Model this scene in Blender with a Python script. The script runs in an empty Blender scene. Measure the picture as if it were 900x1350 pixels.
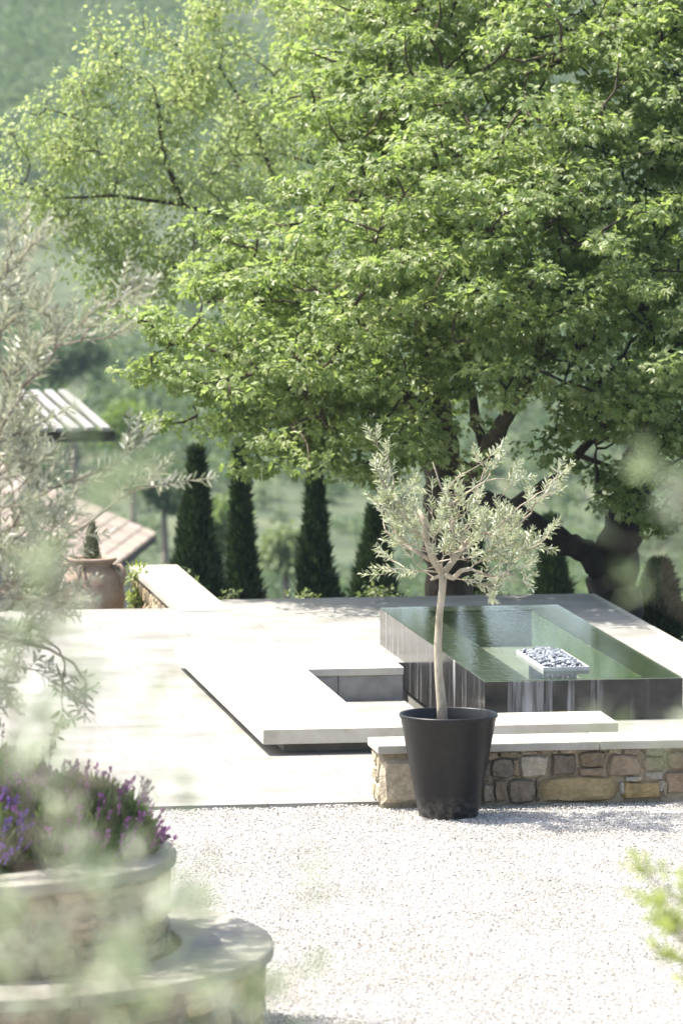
import bpy, math, random
import numpy as np
from mathutils import Vector as V
R = math.radians
rng = np.random.default_rng(7); random.seed(7)
sc = bpy.context.scene
COL = sc.collection

# ------------------------------------------------------------------ camera (200 mm lens from a raised place)
HC = 5.05
PITCH = math.atan(715 / 7500)
cd = bpy.data.cameras.new('camera'); cam = bpy.data.objects.new('camera', cd); COL.objects.link(cam)
cam.location = (0, 0, HC); cam.rotation_euler = (math.pi / 2 - PITCH, 0, 0)
cd.sensor_fit = 'VERTICAL'; cd.sensor_height = 36; cd.sensor_width = 24; cd.lens = 200
cd.clip_start = 0.1; cd.clip_end = 6000
cd.dof.use_dof = True; cd.dof.focus_distance = 36.4; cd.dof.aperture_fstop = 4.2; cd.dof.aperture_blades = 0
sc.camera = cam

def at(px, py, D=None, z=0.0):
    """layout helper: where the line of sight through a photo point meets depth D (or height z)"""
    dx, dy = px - 450, -(py - 675); f = 7500
    d = (dx, f * math.cos(PITCH) + dy * math.sin(PITCH), -f * math.sin(PITCH) + dy * math.cos(PITCH))
    t = (z - HC) / d[2] if D is None else D / d[1]
    return V((d[0] * t, d[1] * t, HC + d[2] * t))

TH = R(8.65); CU, SU = math.cos(TH), math.sin(TH)
OX, OY = 0.1845, 34.263
def W(u, v, z=0.0):
    return V((OX + u * CU - v * SU, OY + u * SU + v * CU, z))

# ------------------------------------------------------------------ object helpers
def link(name, me, mats=None, parent=None, loc=(0, 0, 0), rz=0):
    o = bpy.data.objects.new(name, me); COL.objects.link(o)
    if me is not None and mats is not None:
        for m in (mats if isinstance(mats, (list, tuple)) else [mats]): me.materials.append(m)
    o.location = loc; o.rotation_euler = (0, 0, rz)
    if parent is not None: o.parent = parent
    return o
def tag(o, label=None, cat=None, group=None, kind=None):
    if label: o['label'] = label
    if cat: o['category'] = cat
    if group: o['group'] = group
    if kind: o['kind'] = kind
    return o
def thing(name, label, cat, loc=(0, 0, 0), rz=0, group=None):
    return tag(link(name, None, None, None, loc, rz), label, cat, group)

class MB:
    """collects shapes into one mesh"""
    def __init__(s): s.v = []; s.f = []; s.c = []; s.sm = []
    def add(s, vs, fs, col=None, smooth=False):
        b = len(s.v); s.v += [tuple(p) for p in vs]; s.f += [tuple(b + i for i in f) for f in fs]
        s.c += [col or (1, 1, 1)] * len(vs); s.sm += [smooth] * len(fs)
    def box(s, a, b, col=None):
        (x0, y0, z0), (x1, y1, z1) = a, b
        s.add([(x0,y0,z0),(x1,y0,z0),(x1,y1,z0),(x0,y1,z0),(x0,y0,z1),(x1,y0,z1),(x1,y1,z1),(x0,y1,z1)],
              [(0,3,2,1),(4,5,6,7),(0,1,5,4),(1,2,6,5),(2,3,7,6),(3,0,4,7)], col)
    def prism(s, pts, z0, z1):
        n = len(pts)
        s.add([(p[0], p[1], z0) for p in pts] + [(p[0], p[1], z1) for p in pts],
              [tuple(range(n - 1, -1, -1)), tuple(range(n, 2 * n))] + [(i, (i + 1) % n, n + (i + 1) % n, n + i) for i in range(n)])
    def lathe(s, prof, n=48, c=(0, 0)):
        vs = []; fs = []
        for r, z in prof:
            for k in range(n):
                a = 2 * math.pi * k / n; vs.append((c[0] + r * math.cos(a), c[1] + r * math.sin(a), z))
        for i in range(len(prof) - 1):
            for k in range(n):
                k2 = (k + 1) % n
                fs.append((i * n + k, i * n + k2, (i + 1) * n + k2, (i + 1) * n + k))
        s.add(vs, fs, None, True)
    def tube(s, pts, rad, n=8, cap=True, wob=0.0):
        pts = [V(p) for p in pts]; m = len(pts); vs = []; fs = []
        ref = V((0.31, 0.95, 0.05)).normalized()
        for i, p in enumerate(pts):
            t = (pts[min(i + 1, m - 1)] - pts[max(i - 1, 0)])
            t = t.normalized() if t.length > 1e-9 else V((0, 0, 1))
            a = t.cross(ref)
            if a.length < 1e-3: a = t.cross(V((1, 0, 0)))
            a.normalize(); b = t.cross(a)
            for k in range(n):
                g = 2 * math.pi * k / n; rr = rad[i] * (1 + (random.uniform(-wob, wob) if wob else 0))
                vs.append(p + a * (math.cos(g) * rr) + b * (math.sin(g) * rr))
        for i in range(m - 1):
            for k in range(n):
                k2 = (k + 1) % n
                fs.append((i * n + k, i * n + k2, (i + 1) * n + k2, (i + 1) * n + k))
        if cap:
            fs.append(tuple(range(n - 1, -1, -1))); fs.append(tuple((m - 1) * n + k for k in range(n)))
        s.add(vs, fs, None, True)
    def build(s, name, mats, parent=None, loc=(0, 0, 0), rz=0, bevel=0, colors=False):
        me = bpy.data.meshes.new(name); me.from_pydata(s.v, [], s.f); me.update()
        me.polygons.foreach_set('use_smooth', s.sm)
        if colors:
            ca = me.color_attributes.new('tint', 'FLOAT_COLOR', 'POINT')
            ca.data.foreach_set('color', np.c_[np.array(s.c, dtype=np.float32), np.ones(len(s.c), dtype=np.float32)].ravel())
        o = link(name, me, mats, parent, loc, rz)
        if bevel:
            b = o.modifiers.new('bevel', 'BEVEL'); b.width = bevel; b.segments = 2; b.limit_method = 'ANGLE'
        return o

def mesh_np(name, verts, faces, smooth=False):
    verts = np.asarray(verts, dtype=np.float32); faces = np.asarray(faces, dtype=np.int32)
    me = bpy.data.meshes.new(name); k = faces.shape[1]
    me.vertices.add(len(verts)); me.vertices.foreach_set('co', verts.ravel())
    me.loops.add(faces.size); me.loops.foreach_set('vertex_index', faces.ravel())
    me.polygons.add(len(faces)); me.polygons.foreach_set('loop_start', np.arange(0, faces.size, k, dtype=np.int32))
    me.polygons.foreach_set('use_smooth', np.full(len(faces), smooth))
    me.update(calc_edges=True)
    return me
def unit(a):
    return a / np.maximum(np.linalg.norm(a, axis=-1, keepdims=True), 1e-9)
OLIVE = (np.array([(0,0,0),(.33,.12,.03),(.70,.115,.03),(1,0,-.05),(.70,-.115,.03),(.33,-.12,.03)]), np.array([(0,3,2,1),(0,5,4,3)]))
OVAL = (np.array([(0,0,0),(.3,.24,.05),(.7,.22,.04),(1,0,-.08),(.7,-.22,.04),(.3,-.24,.05)]), np.array([(0,3,2,1),(0,5,4,3)]))
MAPLE = (np.array([(0,0,0),(1,0,-.14),(.5,.17,.05),(.5,-.17,.05),(.66,.60,-.12),(.66,-.60,-.12),(.08,.40,-.02),(.08,-.40,-.02)]),
         np.array([(0,3,1,2),(0,2,4,6),(0,7,5,3)]))
BLADE = (np.array([(0,-.06,0),(.55,-.085,.05),(1,0,0),(.55,.085,.05),(0,.06,0)]), np.array([(0,1,3,4),(1,2,3,3)]))
BLADE = (np.array([(0,0,0),(.5,.10,.02),(1,0,0),(.5,-.10,.02)]), np.array([(0,3,2,1)]))
def leaf_mesh(name, P, A, N, S, tmpl):
    P, A, N, S = [np.asarray(q, dtype=np.float64) for q in (P, A, N, S)]
    A = unit(A); B = unit(np.cross(N, A)); N = np.cross(A, B); tv, tf = tmpl
    vs = P[:, None, :] + S[:, None, None] * (tv[None, :, 0:1] * A[:, None, :] + tv[None, :, 1:2] * B[:, None, :] + tv[None, :, 2:3] * N[:, None, :])
    fs = tf[None] + (np.arange(len(P)) * len(tv))[:, None, None]
    return mesh_np(name, vs.reshape(-1, 3), fs.reshape(-1, tf.shape[1]))

# ------------------------------------------------------------------ materials
def new_mat(name):
    m = bpy.data.materials.new(name); m.use_nodes = True; nt = m.node_tree; nt.nodes.clear()
    return m, nt, (lambda t, **k: mk(nt, t, **k)), (lambda a, b: nt.links.new(a, b))
def mk(nt, t, **k):
    n = nt.nodes.new(t)
    for key, val in k.items():
        if key.startswith('i_'):
            n.inputs[key[2:].replace('_', ' ')].default_value = val
        else: setattr(n, key, val)
    return n
def ramp(nt, stops):
    r = nt.nodes.new('ShaderNodeValToRGB'); e = r.color_ramp.elements
    while len(e) < len(stops): e.new(0.5)
    for el, (p, c) in zip(e, stops):
        el.position = p; el.color = (*c, 1) if len(c) == 3 else c
    return r
def leaf_mat(name, cols, trans=0.38, tcol=(.25, .4, .05), rough=.42, spec=.5, under=None):
    m, nt, nd, ln = new_mat(name)
    geo = nd('ShaderNodeNewGeometry')
    rp = ramp(nt, [(i / (len(cols) - 1), c) for i, c in enumerate(cols)])
    ln(geo.outputs['Random Per Island'], rp.inputs[0])
    colr = rp.outputs[0]
    if under:
        mx = nd('ShaderNodeMix', data_type='RGBA'); mx.inputs['B'].default_value = (*under, 1)
        ln(geo.outputs['Backfacing'], mx.inputs['Factor']); ln(colr, mx.inputs['A']); colr = mx.outputs['Result']
    p = nd('ShaderNodeBsdfPrincipled'); p.inputs['Roughness'].default_value = rough
    p.inputs['Specular IOR Level'].default_value = spec
    ln(colr, p.inputs['Base Color'])
    t = nd('ShaderNodeBsdfTranslucent')
    t2 = nd('ShaderNodeMix', data_type='RGBA', blend_type='MIX'); t2.inputs['Factor'].default_value = .6
    t2.inputs['B'].default_value = (*tcol, 1); ln(colr, t2.inputs['A']); ln(t2.outputs['Result'], t.inputs['Color'])
    mixs = nd('ShaderNodeMixShader'); mixs.inputs[0].default_value = trans
    ln(p.outputs[0], mixs.inputs[1]); ln(t.outputs[0], mixs.inputs[2])
    o = nd('ShaderNodeOutputMaterial'); ln(mixs.outputs[0], o.inputs[0])
    return m
def solid(name, stops, scale=6, detail=6, rough=.8, bump=.3, bscale=40, spec=.3, stretch=None, dist=.01, metal=0, tint=False, rvar=0.0, nrough=.6):
    """mottled surface: noise -> colour ramp, finer noise -> bump"""
    m, nt, nd, ln = new_mat(name)
    tc = nd('ShaderNodeTexCoord'); src = tc.outputs['Object']
    if stretch:
        mp = nd('ShaderNodeMapping'); mp.inputs['Scale'].default_value = stretch; ln(src, mp.inputs[0]); src = mp.outputs[0]
    n1 = nd('ShaderNodeTexNoise'); n1.inputs['Scale'].default_value = scale; n1.inputs['Detail'].default_value = detail
    n1.inputs['Roughness'].default_value = nrough
    ln(src, n1.inputs['Vector'])
    rp = ramp(nt, stops); ln(n1.outputs[0], rp.inputs[0]); colr = rp.outputs[0]
    if tint:
        at_ = nd('ShaderNodeAttribute', attribute_name='tint')
        mx = nd('ShaderNodeMix', data_type='RGBA', blend_type='MULTIPLY'); mx.inputs['Factor'].default_value = 1
        ln(colr, mx.inputs['A']); ln(at_.outputs['Color'], mx.inputs['B']); colr = mx.outputs['Result']
    p = nd('ShaderNodeBsdfPrincipled'); p.inputs['Roughness'].default_value = rough; p.inputs['Specular IOR Level'].default_value = spec
    p.inputs['Metallic'].default_value = metal
    ln(colr, p.inputs['Base Color'])
    if rvar:
        mr = nd('ShaderNodeMapRange'); mr.inputs['To Min'].default_value = rough - rvar; mr.inputs['To Max'].default_value = rough + rvar
        ln(n1.outputs[0], mr.inputs[0]); ln(mr.outputs[0], p.inputs['Roughness'])
    if bump:
        n2 = nd('ShaderNodeTexNoise'); n2.inputs['Scale'].default_value = bscale; n2.inputs['Detail'].default_value = 6; ln(src, n2.inputs['Vector'])
        b = nd('ShaderNodeBump'); b.inputs['Strength'].default_value = bump; b.inputs['Distance'].default_value = dist
        ln(n2.outputs[0], b.inputs['Height']); ln(b.outputs[0], p.inputs['Normal'])
    o = nd('ShaderNodeOutputMaterial'); ln(p.outputs[0], o.inputs[0])
    return m

M = {}
M['concrete'] = solid('bench_concrete', [(.25, (.36,.32,.25)), (.5, (.49,.45,.37)), (.75, (.56,.525,.45))], 5, 8, .85, .25, 90)
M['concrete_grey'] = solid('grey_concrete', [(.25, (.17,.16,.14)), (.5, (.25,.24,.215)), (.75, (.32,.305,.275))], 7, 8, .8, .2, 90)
M['coping'] = solid('coping_stone', [(.25, (.28,.26,.215)), (.5, (.38,.355,.30)), (.8, (.45,.425,.37))], 5, 8, .8, .25, 80)
M['stone'] = solid('wall_stone', [(.2, (.45,.42,.37)), (.45, (.85,.80,.70)), (.6, (1.1,1.02,.90)), (.85, (1.6,1.5,1.3))], 16, 9, .9, .8, 60, tint=True, dist=.012, nrough=.7)
M['mortar'] = solid('earth_mortar', [(.3, (.17,.14,.09)), (.7, (.36,.31,.22))], 30, 6, .95, .6, 90)
M['shaded_coping'] = solid('shade_toned_coping', [(.25, (.15,.14,.115)), (.5, (.23,.22,.185)), (.8, (.30,.285,.245))], 4, 9, .85, .4, 60)  # darker version of the coping stone: shade over the planters put into its colour
M['soil'] = solid('dark_soil', [(.3, (.03,.022,.015)), (.7, (.08,.06,.04))], 30, 6, .95, .8, 60)
M['pot'] = solid('charcoal_pot', [(.3, (.004,.004,.004)), (.7, (.008,.008,.008))], 5, 5, .42, .06, 30, spec=.32, rvar=.08)
M['steel'] = solid('tray_steel', [(.3, (.36,.36,.36)), (.7, (.48,.48,.47))], 8, 4, .4, .05, 30, spec=.5)
M['terracotta'] = solid('terracotta', [(.25, (.19,.135,.10)), (.5, (.28,.205,.155)), (.75, (.35,.285,.23))], 6, 8, .85, .4, 40)
M['tile'] = solid('roof_tile', [(.25, (.22,.18,.145)), (.5, (.30,.25,.205)), (.75, (.37,.325,.28))], 1.3, 6, .9, .3, 10, tint=True)
M['plaster'] = solid('house_plaster', [(.3, (.35,.30,.23)), (.7, (.46,.41,.33))], 3, 6, .9, .4, 20)
M['slat'] = solid('bleached_timber', [(.3, (.19,.18,.165)), (.7, (.29,.28,.26))], 4, 5, .8, .2, 30, stretch=(1, .1, 1))
M['dark_wood'] = solid('dark_timber', [(.3, (.025,.02,.016)), (.7, (.06,.05,.04))], 4, 5, .8, .2, 30)
M['maple_bark'] = solid('maple_bark', [(.25, (.025,.019,.013)), (.5, (.065,.05,.034)), (.68, (.11,.085,.055)), (.8, (.16,.125,.05))], 5, 9, .9, 1, 14, dist=.04, stretch=(1, 1, .35))
M['dark_bark'] = solid('dark_bark', [(.3, (.012,.010,.008)), (.7, (.045,.037,.028))], 5, 9, .9, 1, 14, dist=.04, stretch=(1, 1, .35))
M['olive_bark'] = solid('olive_bark', [(.25, (.20,.165,.115)), (.5, (.36,.315,.235)), (.75, (.46,.415,.325))], 22, 8, .85, .7, 60, stretch=(1, 1, .35))
M['grey_bark'] = solid('grey_bark', [(.3, (.10,.085,.06)), (.7, (.22,.19,.15))], 12, 8, .9, .6, 30)
M['pebble'] = leaf_mat('grey_pebble', [(.035,.04,.05), (.10,.11,.13), (.19,.21,.24), (.33,.35,.38)], 0, rough=.5)
M['gravel_stone'] = leaf_mat('gravel_stone', [(.12,.11,.10), (.37,.355,.33), (.48,.468,.44), (.56,.548,.52), (.61,.60,.575), (.36,.33,.30)], 0, rough=.8, spec=.3)
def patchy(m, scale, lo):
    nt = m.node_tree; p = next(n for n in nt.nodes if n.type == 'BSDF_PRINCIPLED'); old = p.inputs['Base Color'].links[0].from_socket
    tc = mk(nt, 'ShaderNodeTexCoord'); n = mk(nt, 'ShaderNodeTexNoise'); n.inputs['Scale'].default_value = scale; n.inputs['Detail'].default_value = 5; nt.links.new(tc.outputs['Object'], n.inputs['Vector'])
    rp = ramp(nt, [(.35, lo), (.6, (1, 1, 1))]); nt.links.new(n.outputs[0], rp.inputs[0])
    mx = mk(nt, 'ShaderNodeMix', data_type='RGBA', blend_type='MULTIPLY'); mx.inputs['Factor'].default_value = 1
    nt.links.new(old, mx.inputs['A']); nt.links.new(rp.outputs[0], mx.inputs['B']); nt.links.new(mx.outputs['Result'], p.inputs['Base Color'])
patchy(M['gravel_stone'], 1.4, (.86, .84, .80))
M['olive_leaf'] = leaf_mat('olive_leaf', [(.11,.145,.065), (.21,.25,.125), (.34,.37,.225), (.47,.48,.345)], .25, (.40,.42,.14), .38, .5, under=(.46,.49,.39))
M['grove_leaf'] = leaf_mat('grey_olive_leaf', [(.12,.145,.08), (.20,.225,.135), (.29,.30,.205), (.38,.38,.29)], .25, (.33,.34,.15), .38, .5, under=(.40,.41,.33))
M['near_leaf'] = leaf_mat('soft_olive_leaf', [(.06,.095,.035), (.13,.18,.07), (.24,.29,.15), (.46,.48,.37)], .22, (.26,.36,.10), .35, .5, under=(.34,.37,.30))
M['lime_leaf'] = leaf_mat('lime_leaf', [(.16,.22,.05), (.24,.30,.08), (.33,.36,.12)], .4, (.40,.46,.08), .45, .4)
M['maple_leaf'] = leaf_mat('maple_leaf', [(.080,.125,.035), (.14,.19,.058), (.20,.25,.085), (.28,.32,.13), (.38,.40,.21)], .50, (.43,.58,.12), .45, .6)
M['pale_leaf'] = leaf_mat('young_oak_leaf', [(.17,.225,.075), (.26,.315,.11), (.35,.39,.17), (.45,.46,.26)], .5, (.56,.68,.22), .42, .45)
M['cypress'] = leaf_mat('cypress_leaf', [(.012,.024,.010), (.03,.052,.02), (.065,.095,.038), (.09,.10,.05)], .15, (.05,.10,.02), .6, .3)
M['lav_leaf'] = leaf_mat('lavender_leaf', [(.05,.085,.03), (.10,.145,.05), (.16,.20,.09)], .3, (.22,.30,.07), .6, .3)
M['lav_flower'] = leaf_mat('magenta_lavender_flower', [(.14,.045,.13), (.22,.09,.21), (.38,.22,.37)], .3, (.40,.08,.35), .6, .3)
M['violet_flower'] = leaf_mat('violet_lavender_flower', [(.10,.05,.24), (.18,.10,.38), (.30,.20,.50)], .3, (.25,.1,.5), .6, .3)
M['hill_leaf'] = leaf_mat('hill_leaf', [(.035,.07,.035), (.075,.12,.05), (.12,.17,.07), (.19,.235,.10)], .3, (.22,.32,.10), .6, .3)
M['shrub_leaf'] = leaf_mat('shrub_leaf', [(.10,.14,.05), (.16,.20,.08), (.24,.27,.13)], .35, (.26,.34,.08), .5, .4)

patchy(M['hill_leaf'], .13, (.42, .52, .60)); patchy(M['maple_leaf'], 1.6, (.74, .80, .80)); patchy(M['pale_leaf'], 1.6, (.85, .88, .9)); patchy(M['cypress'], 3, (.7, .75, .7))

def terrace_mat():
    m, nt, nd, ln = new_mat('terrace_limestone')
    tc = nd('ShaderNodeTexCoord')
    br = nd('ShaderNodeTexBrick', offset=.5); br.inputs['Scale'].default_value = 1
    br.inputs['Brick Width'].default_value = 1.25; br.inputs['Row Height'].default_value = .42; br.inputs['Mortar Size'].default_value = .0035
    br.inputs['Mortar Smooth'].default_value = .1
    br.inputs['Color1'].default_value = (.92,.92,.92,1); br.inputs['Color2'].default_value = (1.04,1.03,1.02,1); br.inputs['Mortar'].default_value = (.50,.47,.42,1)
    ln(tc.outputs['Object'], br.inputs['Vector'])
    n1 = nd('ShaderNodeTexNoise'); n1.inputs['Scale'].default_value = 2.2; n1.inputs['Detail'].default_value = 9; ln(tc.outputs['Object'], n1.inputs['Vector'])
    rp = ramp(nt, [(.3, (.17,.163,.142)), (.5, (.232,.224,.20)), (.68, (.275,.267,.245))]); ln(n1.outputs[0], rp.inputs[0])
    mx = nd('ShaderNodeMix', data_type='RGBA', blend_type='MULTIPLY'); mx.inputs['Factor'].default_value = 1
    ln(rp.outputs[0], mx.inputs['A']); ln(br.outputs['Color'], mx.inputs['B'])
    p = nd('ShaderNodeBsdfPrincipled'); p.inputs['Roughness'].default_value = .7; p.inputs['Specular IOR Level'].default_value = .35
    ns = nd('ShaderNodeTexNoise'); ns.inputs['Scale'].default_value = 9; ns.inputs['Detail'].default_value = 10; ns.inputs['Roughness'].default_value = .75; ln(tc.outputs['Object'], ns.inputs['Vector'])
    rs = ramp(nt, [(.30, (.62,.58,.50)), (.40, (1,1,1))]); ln(ns.outputs[0], rs.inputs[0])
    nv = nd('ShaderNodeTexVoronoi'); nv.inputs['Scale'].default_value = 4.5; ln(tc.outputs['Object'], nv.inputs['Vector'])
    rv = ramp(nt, [(.035, (.35,.30,.22)), (.06, (1,1,1))]); ln(nv.outputs['Distance'], rv.inputs[0])
    m5 = nd('ShaderNodeMix', data_type='RGBA', blend_type='MULTIPLY'); m5.inputs['Factor'].default_value = 1; ln(mx.outputs['Result'], m5.inputs['A']); ln(rs.outputs[0], m5.inputs['B'])
    m6 = nd('ShaderNodeMix', data_type='RGBA', blend_type='MULTIPLY'); m6.inputs['Factor'].default_value = .8; ln(m5.outputs['Result'], m6.inputs['A']); ln(rv.outputs[0], m6.inputs['B'])
    ln(m6.outputs['Result'], p.inputs['Base Color'])
    n2 = nd('ShaderNodeTexNoise'); n2.inputs['Scale'].default_value = 60; n2.inputs['Detail'].default_value = 6; ln(tc.outputs['Object'], n2.inputs['Vector'])
    b = nd('ShaderNodeBump'); b.inputs['Strength'].default_value = .2; b.inputs['Distance'].default_value = .004
    ln(n2.outputs[0], b.inputs['Height']); ln(b.outputs[0], p.inputs['Normal'])
    o = nd('ShaderNodeOutputMaterial'); ln(p.outputs[0], o.inputs[0])
    return m
M['terrace'] = terrace_mat()

def pool_mat():
    """black basalt with pale lime runs down the outside faces"""
    m, nt, nd, ln = new_mat('pool_basalt')
    tc = nd('ShaderNodeTexCoord')
    mp = nd('ShaderNodeMapping'); mp.inputs['Scale'].default_value = (9, 9, .55); ln(tc.outputs['Object'], mp.inputs[0])
    n1 = nd('ShaderNodeTexNoise'); n1.inputs['Scale'].default_value = 1; n1.inputs['Detail'].default_value = 3; n1.inputs['Roughness'].default_value = .5
    ln(mp.outputs[0], n1.inputs['Vector'])
    mp2 = nd('ShaderNodeMapping'); mp2.inputs['Scale'].default_value = (60, 60, 2.5); ln(tc.outputs['Object'], mp2.inputs[0])
    n2 = nd('ShaderNodeTexNoise'); n2.inputs['Scale'].default_value = 1; n2.inputs['Detail'].default_value = 5; ln(mp2.outputs[0], n2.inputs['Vector'])
    a = nd('ShaderNodeMath', operation='MULTIPLY_ADD'); a.inputs[1].default_value = .35; ln(n2.outputs[0], a.inputs[0]); ln(n1.outputs[0], a.inputs[2])
    rp = ramp(nt, [(.69, (0,0,0)), (.75, (.26,.26,.26)), (.88, (.75,.75,.75))]); ln(a.outputs[0], rp.inputs[0])
    n3 = nd('ShaderNodeTexNoise'); n3.inputs['Scale'].default_value = 14; n3.inputs['Detail'].default_value = 8; ln(tc.outputs['Object'], n3.inputs['Vector'])
    rb = ramp(nt, [(.3, (.014,.014,.014)), (.7, (.035,.034,.032))]); ln(n3.outputs[0], rb.inputs[0])
    geo = nd('ShaderNodeNewGeometry'); sx = nd('ShaderNodeSeparateXYZ'); ln(geo.outputs['True Normal'], sx.inputs[0])
    ab = nd('ShaderNodeMath', operation='LESS_THAN'); ab.inputs[1].default_value = .5; ln(sx.outputs['Z'], ab.inputs[0])
    mp3 = nd('ShaderNodeMapping'); mp3.inputs['Scale'].default_value = (2.6, 2.6, 1.2); mp3.inputs['Location'].default_value = (.4, 1.3, 0); ln(tc.outputs['Object'], mp3.inputs[0])
    n4 = nd('ShaderNodeTexNoise'); n4.inputs['Scale'].default_value = 1; n4.inputs['Detail'].default_value = 4; ln(mp3.outputs[0], n4.inputs['Vector'])
    r4 = ramp(nt, [(.38, (.12,.12,.12)), (.60, (1,1,1))]); ln(n4.outputs[0], r4.inputs[0])
    m4 = nd('ShaderNodeMath', operation='MULTIPLY'); ln(rp.outputs[0], m4.inputs[0]); ln(r4.outputs[0], m4.inputs[1])
    ml = nd('ShaderNodeMath', operation='MULTIPLY'); ln(m4.outputs[0], ml.inputs[0]); ln(ab.outputs[0], ml.inputs[1])
    mx = nd('ShaderNodeMix', data_type='RGBA'); mx.inputs['B'].default_value = (.46,.46,.46,1)
    ln(ml.outputs[0], mx.inputs['Factor']); ln(rb.outputs[0], mx.inputs['A'])
    top = nd('ShaderNodeMix', data_type='RGBA'); top.inputs['A'].default_value = (.065,.075,.058,1)
    ln(ab.outputs[0], top.inputs['Factor']); ln(mx.outputs['Result'], top.inputs['B'])
    p = nd('ShaderNodeBsdfPrincipled'); p.inputs['Specular IOR Level'].default_value = .5; ln(top.outputs['Result'], p.inputs['Base Color'])
    mr = nd('ShaderNodeMapRange'); mr.inputs['To Min'].default_value = .16; mr.inputs['To Max'].default_value = .55; ln(ml.outputs[0], mr.inputs[0]); ln(mr.outputs[0], p.inputs['Roughness'])
    o = nd('ShaderNodeOutputMaterial'); ln(p.outputs[0], o.inputs[0])
    return m
M['basalt'] = pool_mat()
def dusty_foot(m, z0, z1, col, amt):
    nt = m.node_tree; p = next(n for n in nt.nodes if n.type == 'BSDF_PRINCIPLED'); old = p.inputs['Base Color'].links[0].from_socket
    tc = mk(nt, 'ShaderNodeTexCoord'); sp = mk(nt, 'ShaderNodeSeparateXYZ'); nt.links.new(tc.outputs['Object'], sp.inputs[0])
    mr = mk(nt, 'ShaderNodeMapRange'); mr.inputs['From Min'].default_value = z1; mr.inputs['From Max'].default_value = z0; nt.links.new(sp.outputs['Z'], mr.inputs[0])
    n = mk(nt, 'ShaderNodeTexNoise'); n.inputs['Scale'].default_value = 26; n.inputs['Detail'].default_value = 8; nt.links.new(tc.outputs['Object'], n.inputs['Vector'])
    rp = ramp(nt, [(.42, (0, 0, 0)), (.68, (1, 1, 1))]); nt.links.new(n.outputs[0], rp.inputs[0])
    ad = mk(nt, 'ShaderNodeMath', operation='MULTIPLY_ADD'); ad.inputs[1].default_value = .9; ad.inputs[2].default_value = .05; nt.links.new(mr.outputs[0], ad.inputs[0])
    ml = mk(nt, 'ShaderNodeMath', operation='MULTIPLY'); nt.links.new(ad.outputs[0], ml.inputs[0]); nt.links.new(rp.outputs[0], ml.inputs[1])
    m2 = mk(nt, 'ShaderNodeMath', operation='MULTIPLY'); m2.inputs[1].default_value = amt; nt.links.new(ml.outputs[0], m2.inputs[0])
    mx = mk(nt, 'ShaderNodeMix', data_type='RGBA'); mx.inputs['B'].default_value = (*col, 1); nt.links.new(m2.outputs[0], mx.inputs['Factor']); nt.links.new(old, mx.inputs['A'])
    nt.links.new(mx.outputs['Result'], p.inputs['Base Color'])
dusty_foot(M['pot'], 0.0, .16, (.20, .185, .165), .55)
M['basin'] = solid('pool_basin_algae', [(.3, (.11,.15,.09)), (.7, (.21,.265,.165))], 6, 8, .8, .2, 20)

def water_mat():
    m, nt, nd, ln = new_mat('pool_water')
    tc = nd('ShaderNodeTexCoord')
    n1 = nd('ShaderNodeTexNoise'); n1.inputs['Scale'].default_value = 17; n1.inputs['Detail'].default_value = 4; ln(tc.outputs['Object'], n1.inputs['Vector'])
    b = nd('ShaderNodeBump'); b.inputs['Strength'].default_value = .16; b.inputs['Distance'].default_value = .012; ln(n1.outputs[0], b.inputs['Height'])
    fr = nd('ShaderNodeFresnel'); fr.inputs['IOR'].default_value = 1.33; ln(b.outputs[0], fr.inputs['Normal'])
    gl = nd('ShaderNodeBsdfGlossy'); gl.inputs['Roughness'].default_value = .02; ln(b.outputs[0], gl.inputs['Normal'])
    tr = nd('ShaderNodeBsdfTransparent'); tr.inputs['Color'].default_value = (.78,.87,.76,1)
    mx = nd('ShaderNodeMixShader'); ln(fr.outputs[0], mx.inputs[0]); ln(tr.outputs[0], mx.inputs[1]); ln(gl.outputs[0], mx.inputs[2])
    o = nd('ShaderNodeOutputMaterial'); ln(mx.outputs[0], o.inputs[0])
    return m
M['water'] = water_mat()

def gravel_mat():
    m, nt, nd, ln = new_mat('gravel_bed')
    tc = nd('ShaderNodeTexCoord')
    vo = nd('ShaderNodeTexVoronoi'); vo.inputs['Scale'].default_value = 75; ln(tc.outputs['Object'], vo.inputs['Vector'])
    rp = ramp(nt, [(0, (.24,.22,.20)), (.4, (.36,.34,.31)), (1, (.48,.46,.43))])
    sp = nd('ShaderNodeSeparateColor'); ln(vo.outputs['Color'], sp.inputs[0]); ln(sp.outputs[0], rp.inputs[0])
    p = nd('ShaderNodeBsdfPrincipled'); p.inputs['Roughness'].default_value = .9; ln(rp.outputs[0], p.inputs['Base Color'])
    b = nd('ShaderNodeBump', invert=True); b.inputs['Strength'].default_value = .9; b.inputs['Distance'].default_value = .01
    ln(vo.outputs['Distance'], b.inputs['Height']); ln(b.outputs[0], p.inputs['Normal'])
    o = nd('ShaderNodeOutputMaterial'); ln(p.outputs[0], o.inputs[0])
    return m
M['gravel'] = gravel_mat()
M['grass'] = solid('dry_spring_grass', [(.25, (.022,.036,.017)), (.45, (.048,.064,.030)), (.6, (.078,.092,.046)), (.75, (.135,.135,.08))], .22, 12, .95, .6, 3, dist=.2, nrough=.65)

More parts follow.
